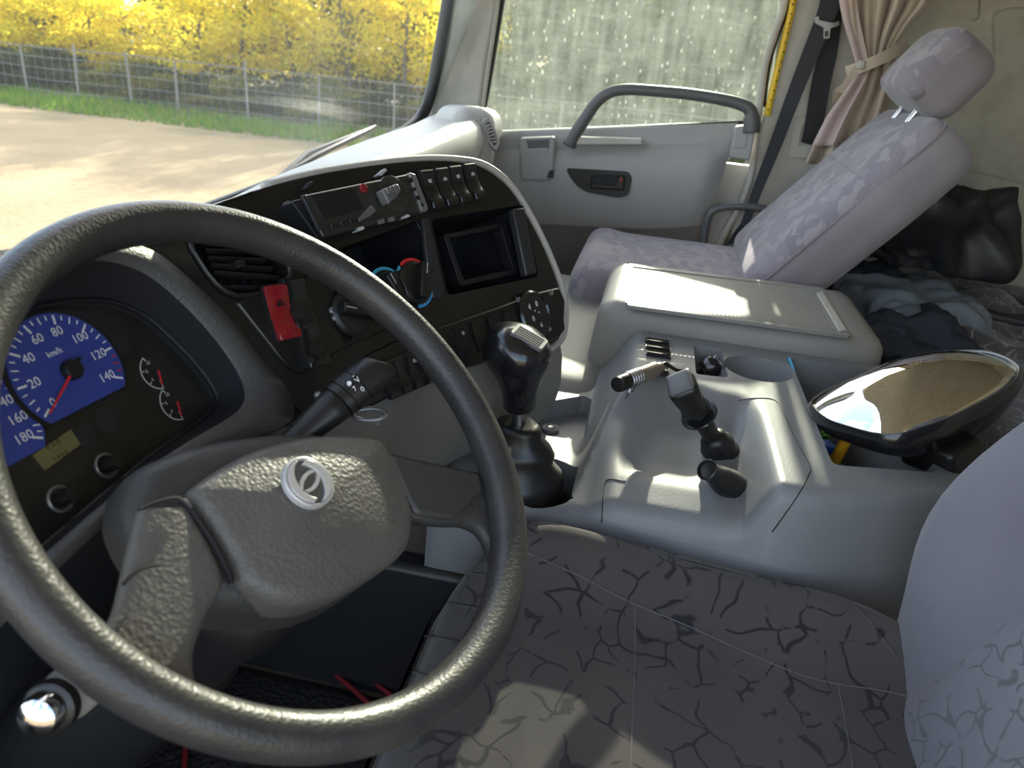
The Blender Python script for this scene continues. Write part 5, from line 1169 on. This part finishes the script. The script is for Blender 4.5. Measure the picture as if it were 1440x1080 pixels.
# front cover panel (patterned) set proud of the backrest
def edge_pts(k, inset):
    o = []
    for x, y in rnd([(-.235 + inset, -HB + inset), (.235 - inset, -HB + inset), (.212 - inset, HB - inset), (-.212 + inset, HB - inset)], .06, 5): o.append((x, y))
    return o
eo = edge_pts(1, .006); c = Vector((0, 0)); rings = []
for t, w in ((1.0, .030), (1.0, .046), (.985, .060), (.93, .072), (.75, .082), (.5, .086), (.25, .088), (.02, .088)): rings.append([(x * t, y * t, w) for x, y in eo])
mk('front_cover', *place(Frame(BF.p(0, .235, .0), BF.a, BF.b), g_loft(rings)), M['pseat'], ps, smooth=180)
mk('piping', *g_tube([BF.p(x * 1.003, .235 + y * 1.003, .047) for x, y in eo + eo[:1]], .0028, 6, caps=False), M['pside'], ps, smooth=180)
mk('cross_seam', *g_tube([BF.p(x, .30, .0875 - .012 * (x / .19) ** 4) for x in [-.19 + .38 * i / 12 for i in range(13)]], .0014, 5), M['pside'], ps)
# headrest
HC = at(1319, 108, X=1.375); HF = Frame(HC, (-1, 0, 0), Vector((0, -math.sin(.62), math.cos(.62))))
hr = mk('headrest', *place(HF, g_rbox(.125, .078, .060, .045, 14, lambda x, y, z: (x * (1 - .10 * ss(-.05, .08, y)), y, z + (.012 * (1 - (x / .12) ** 2) if z > 0 else 0)))), M['pside'], ps, smooth=180)
ho = rnd([(-.122, -.074), (.122, -.074), (.110, .074), (-.110, .074)], .03, 5); rings = []
for t, w in ((1.0, .020), (1.0, .036), (.97, .052), (.9, .063), (.6, .073), (.02, .076)): rings.append([(x * t, y * t, w) for x, y in ho])
mk('front_patch', *place(HF, g_loft(rings)), M['pseat'], hr, smooth=180)
for u in (-.05, .06): mk('headrest_post', *g_tube([HF.p(u, -.06, -.005), HF.p(u, -.105, -.012)], .006, 10), M['chrome'], ps, label='chrome headrest post')
for u in (-.05, .06): mk('post_collar', *g_lathe([(.014, 0), (.014, .008), (.008, .011)], 14), M['black'], ps, M=axisM(BF.p(u, .235 + HB - .006, .012), BF.b))
# grab rail beside the passenger seat
gr = thing('seat_side_rail', 'grey bent rail between the passenger seat and the door', 'rail', at(1010, 310, X=1.68))
mk('rail', *g_tube([at(x, y, X=1.68) for x, y in spl([(988, 360), (990, 335), (995, 308), (1003, 296), (1020, 291), (1045, 290), (1068, 293), (1090, 296)], 4, False)], .011, 12), M['doordark'], gr, smooth=180)

# driver seat
ds = thing('driver_seat', 'charcoal twig-patterned driver seat in the foreground', 'seat', (.05, -.4, .1))
def dcush(x, y, z):
    # x across, y depth (+ forward), z up
    if z > 0:
        z += -.018 + .066 * math.exp(-((abs(x) - .240) / .055) ** 2) * ss(.31, .20, y)
        z += .022 * ss(-.05, .16, y) - .014 * ss(-.10, -.30, y)
        z -= .060 * ss(.19, .31, y) ** 1.3
        z -= .014 * ss(.245, .27, abs(x))
        for k in range(4):
            yy = .185 + .034 * k
            z -= .006 * math.exp(-((y - yy) / .006) ** 2) * (1 if abs(x) < .20 else 0.4)
    x *= (1 - .10 * ss(.14, .31, y)) * (1 - .22 * ss(-.14, -.31, y) ** 1.5)
    return (x, y, z)
g = g_rbox(.270, .300, .075, .055, 34, dcush)
DCM = Matrix.Translation((.045, -.350, .440))
mk('cushion', *g, M['dseat'], ds, M=DCM, smooth=180)
mk('seat_base', *g_box(-.17, .26, -.58, -.14, .03, .40), M['dark'], ds, bevel=.01)
def ctop(x, y):
    """height of the cushion at local x, y"""
    return .075
from mathutils.bvhtree import BVHTree
bv = BVHTree.FromPolygons([DCM @ Vector(v) for v in g[0]], g[1])
def drop(l, lift=.0004):
    o = []
    for x, y in spl(l, 6, False):
        q = at(x, y, Z=.52); d = (q - CAM).normalized(); h = bv.ray_cast(CAM, d)
        if h[0] is not None: o.append(h[0] - d * lift)
    return o
def stitch(l, name='seam', r=.0008, m='stitch'):
    p = drop(l)
    if len(p) > 2: mk(name, *g_tube(p, r, 5), M[m], ds, smooth=180)
stitch([(752, 782), (820, 812), (884, 846), (960, 877), (1060, 922), (1130, 950), (1180, 962), (1260, 975), (1340, 1000)])
stitch([(893, 850), (893, 920), (890, 1000), (886, 1090)])
stitch([(1178, 962), (1188, 1010), (1200, 1085)])
stitch([(690, 762), (722, 770), (752, 782)])
stitch([(700, 742), (760, 736), (870, 748), (1000, 777), (1120, 806), (1200, 850), (1260, 920)], r=.0016, m='dseat')
for l in ([(662, 806), (700, 812), (720, 822)], [(628, 848), (670, 855), (700, 866)], [(590, 893), (640, 902), (670, 915)], [(560, 940), (600, 950), (640, 965)]): stitch(l, 'fold', .0012, 'dseat')
# backrest
rec2 = math.radians(20); BD = Frame((.045, -.640, .43), (-1, 0, 0), (0, -math.sin(rec2), math.cos(rec2)))
def dback(x, y, z):
    if z > 0:
        z += .040 * math.exp(-((abs(x) - .205) / .055) ** 2) * ss(-.30, -.05, y) + .008 + (.05 * math.exp(-((y + .04) / .15) ** 2) * ss(.12, .20, abs(x)))
    x *= 1 + .05 * math.sin((y + .3) * 4)
    return (x, y, z)
gb = g_rbox(.265, .34, .065, .055, 22, dback)
mk('backrest', *place(Frame(BD.p(0, .29, 0), BD.a, BD.b), gb), M['dside'], ds, smooth=180, sub=1)
rings = []
for t, w in ((1.0, .04), (1.0, .070), (.95, .079), (.7, .084), (.3, .086), (.02, .087)): rings.append([(x * t, y * t - .0, w) for x, y in rnd([(-.165, -.30), (.165, -.30), (.165, .30), (-.165, .30)], .04, 4)])
mk('centre_panel', *place(Frame(BD.p(0, .29, 0), BD.a, BD.b), g_loft(rings)), M['dback'], ds, smooth=180)

# ------------------------------------------------------------------ seat belt, curtain
def ribbon(name, pts, w, matl, parent, th=.0012, nrm=(-1, 0, 0)):
    P = spl(pts, 5, False); V, F = [], []; N = Vector(nrm)
    for i, p in enumerate(P):
        t = (P[min(i + 1, len(P) - 1)] - P[max(i - 1, 0)]).normalized(); s_ = t.cross(N).normalized(); ww = w if not isinstance(w, (tuple, list)) else w[0] + (w[1] - w[0]) * i / (len(P) - 1)
        V += [p - s_ * ww / 2 + N * th, p + s_ * ww / 2 + N * th, p + s_ * ww / 2 - N * th, p - s_ * ww / 2 - N * th]
    F = [(i * 4 + k, i * 4 + (k + 1) % 4, i * 4 + 4 + (k + 1) % 4, i * 4 + 4 + k) for i in range(len(P) - 1) for k in range(4)] + [(3, 2, 1, 0), tuple(len(V) - 4 + k for k in range(4))]
    return mk(name, V, F, matl, parent, smooth=50)
sb = thing('seat_belt', 'black seat belt hanging down the door pillar with metal tongue', 'seat belt', at(1100, 200, X=1.70))
ribbon('webbing', [at(1190, -110, X=1.70), at(1168, 0, X=1.70), at(1150, 50, X=1.70), at(1118, 130, X=1.70), at(1090, 205, X=1.70), at(1066, 265, X=1.69), at(1046, 320, X=1.67)], (.052, .022), M['belt'], sb, nrm=(-1, .25, 0))
ribbon('webbing', [at(1178, -60, X=1.725), at(1166, 60, X=1.725), at(1154, 120, X=1.725), at(1142, 190, X=1.728), at(1138, 203, X=1.732)], .046, M['belt'], sb)
tg = plate('tongue', DF, rnd(DF.pts([(1144, 24), (1152, 22), (1152, 28), (1171, 32), (1180, 29), (1181, 36), (1168, 40), (1167, 54), (1158, 55), (1158, 39), (1146, 33)], .06), .003), .056, .060, M['silverpl'], sb, bevel=.0008)
plate('tongue_slot', DF, rnd(DF.pts([(1160, 44), (1165, 43), (1165, 51), (1160, 52)], .061), .001), .0598, .0608, M['dark'], sb)
ribbon('buckle_strap', [at(1046, 318, X=1.67), at(1030, 340, X=1.66), at(1012, 372, X=1.62)], .022, M['belt'], sb)
# curtain: pleated cloth gathered by a tie
cu_ = thing('curtain', 'beige pleated curtain gathered by a tie beside the headrest', 'curtain', at(1225, 100, X=1.64))
def curtain(name, rows, n, amp, freq, ph, matl, X, dz=0, tilt=0):
    V, F = [], []; rows = spl(rows, 5, False)
    for r in rows:
        y, xl, xr, am, yr = r
        for i in range(n + 1):
            s_ = i / n; a = amp * am
            p = at(xl + (xr - xl) * s_, y + (yr) * s_, X=X - a * (.5 + .5 * math.sin(freq * 2 * PI * s_ + ph + .6 * math.sin(y * .02))) - a * .4 * math.sin(freq * 4.3 * s_ + y * .012)); V.append(p)
    for j in range(len(rows) - 1):
        for i in range(n): a = j * (n + 1) + i; F.append((a, a + 1, a + n + 2, a + n + 1))
    o = mk(name, V, F, matl, cu_, smooth=180); m = o.modifiers.new('thick', 'SOLIDIFY'); m.thickness = .003; return o
V5 = lambda *a: Vector(a)
def spl5(pts, per): # numpy version for 5-vectors
    P = [np.array(p, float) for p in pts]; n = len(P); o = []
    for i in range(n - 1):
        a, b, c, d = P[max(i - 1, 0)], P[i], P[i + 1], P[min(i + 2, n - 1)]
        for k in range(per):
            t = k / per; o.append(.5 * ((2 * b) + (c - a) * t + (2 * a - 5 * b + 4 * c - d) * t * t + (3 * b - 3 * c + d - a) * t ** 3))
    o.append(P[-1]); return o
_spl = spl
def spl(pts, per=4, closed=True): return spl5(pts, per) if len(pts[0]) == 5 else _spl(pts, per, closed)
curtain('upper_cloth', [(-120, 1190, 1345, 1.0, -10), (-40, 1188, 1335, 1.0, -14), (20, 1194, 1308, .9, -20), (60, 1203, 1280, .7, -28), (85, 1210, 1262, .5, -28), (100, 1214, 1256, .45, -30)], 70, .040, 5.5, .4, M['curtain'], 1.665)
curtain('lower_cloth', [(96, 1208, 1258, .4, -28), (112, 1203, 1257, .6, -22), (135, 1188, 1254, .9, -12), (165, 1166, 1245, 1.0, -6), (200, 1146, 1235, 1.0, 0), (230, 1132, 1230, 1.0, 0)], 50, .034, 3.5, 1.4, M['curtain'], 1.672)
curtain('lining_fold', [(-120, 1176, 1200, .5, 0), (-20, 1180, 1204, .6, 0), (20, 1185, 1208, .6, 0), (60, 1196, 1216, .5, 0), (90, 1204, 1222, .4, 0), (108, 1202, 1220, .5, 0), (135, 1184, 1206, .7, 0), (165, 1163, 1190, .8, 0), (205, 1142, 1172, .8, 0)], 16, .016, 1.2, 0, M['lining'], 1.628)
ribbon('tie_band', [at(1190, 101, X=1.630), at(1203, 97, X=1.612), at(1226, 88, X=1.600), at(1250, 77, X=1.606), at(1268, 66, X=1.63), at(1276, 60, X=1.66)], .026, M['curtain'], cu_, th=.002)
ribbon('tie_end', [at(1210, 88, X=1.612), at(1200, 104, X=1.612), at(1188, 122, X=1.632), at(1178, 130, X=1.66), at(1177, 142, X=1.68)], .020, M['curtain'], cu_, th=.002)
mk('tie_button', *g_rbox(.004, .008, .010, .003, 4), M['pillar'], cu_, M=Matrix.Translation(at(1211, 91, X=1.600)))

# ------------------------------------------------------------------ bunk and clothes
bu = thing('bunk', 'dark patterned bunk mattress along the back of the cab', 'bunk', (1.2, -1.15, .4))
mk('mattress', *g_rbox(.56, .28, .065, .03, 14, lambda x, y, z: (x, y, z + (.006 * noise.noise((x * 9, y * 9, 1)) if z > 0 else 0))), M['bunk'], bu, M=Matrix.Translation((1.17, -1.17, .505)), smooth=180)
mk('bunk_board', *g_box(.62, 1.72, -1.44, -.90, .40, .45), M['dark'], bu, bevel=.005)
def lump(name, label, cat, c, hx, hy, hz, r, matl, seed, amp=.02, fr=9, rot=0, n=22, group=None, fold=0):
    t = thing(name, label, cat, c, group)
    def fn(x, y, z):
        k = noise.noise((x * fr + seed, y * fr, z * fr)) * amp - amp * .55 * (abs(noise.noise((x * fr * 1.7 - y * fr * 1.2 + seed, z * fr * .8, seed * 2))) - .25) + amp * .5 * noise.noise((x * fr * 2.3, y * fr * 2.3 + seed, z * fr)) - amp * .35 * abs(noise.noise((x * fr * 3.7 + seed, y * fr * 1.6, seed)))
        m = Vector((x / hx, y / hy, z / hz)); m = m.normalized() if m.length else Vector((0, 0, 1))
        f = fold * math.sin((x * .8 + y) * 42 + seed)
        return (x + m.x * k, y + m.y * k, z + m.z * (k + f) if z > -hz * .9 else z)
    o = mk('cloth', *g_rbox(hx, hy, hz, r, n, fn), matl, t, M=Matrix.Translation(c) @ Matrix.Rotation(rot, 4, 'Z'), smooth=180)
    return t
lump('jacket', 'black jacket crumpled against the side wall behind the passenger seat', 'jacket', at(1310, 305, X=1.56) + Vector((0, 0, -.02)), .13, .16, .09, .06, M['jacket'], 3, .06, 7, .3, 40)
lump('jacket_sleeve', 'black sleeve end lying against the wall right of the jacket', 'jacket', at(1368, 322, X=1.62), .05, .055, .055, .04, M['jacket'], 8, .03, 12, .6, 18)
stp = thing('black_flap', 'flat black board across the head end of the bunk', 'board', at(1370, 378, X=1.42))
mk('board', *g_rbox(.13, .33, .012, .008, 8, lambda x, y, z: (x, y, z + .01 * math.sin(y * 9))), M['jacket'], stp, M=Matrix.Translation((1.55, -1.10, .60)) @ Matrix.Rotation(-.1, 4, 'Z'), smooth=180)
lump('folded_towel', 'folded blue-grey waffle towel beside the padded box', 'towel', at(1278, 435, Z=.60), .13, .14, .05, .04, M['towel'], 5, .034, 9, .5, 34)
lump('patterned_blanket', 'grey twig-patterned blanket spread beyond the towel', 'blanket', at(1375, 425, Z=.585), .17, .18, .035, .025, M['bunk'], 12, .03, 8, .2, 26)
lump('navy_cloth', 'dark navy cloth bunched in front of the towel', 'cloth', at(1272, 478, Z=.575), .085, .10, .05, .035, M['navy'], 9, .05, 11, .2, 34)
lump('navy_cloth', 'dark navy cloth wedged behind the passenger backrest', 'cloth', at(1205, 405, Z=.60), .06, .07, .06, .04, M['navy'], 15, .04, 12, .1, 20)
lump('dark_blanket', 'dark twig-patterned bedding under the mirror rim at the frame edge', 'blanket', at(1400, 478, Z=.56), .16, .15, .04, .03, M['bunk'], 19, .03, 8, .2, 24)
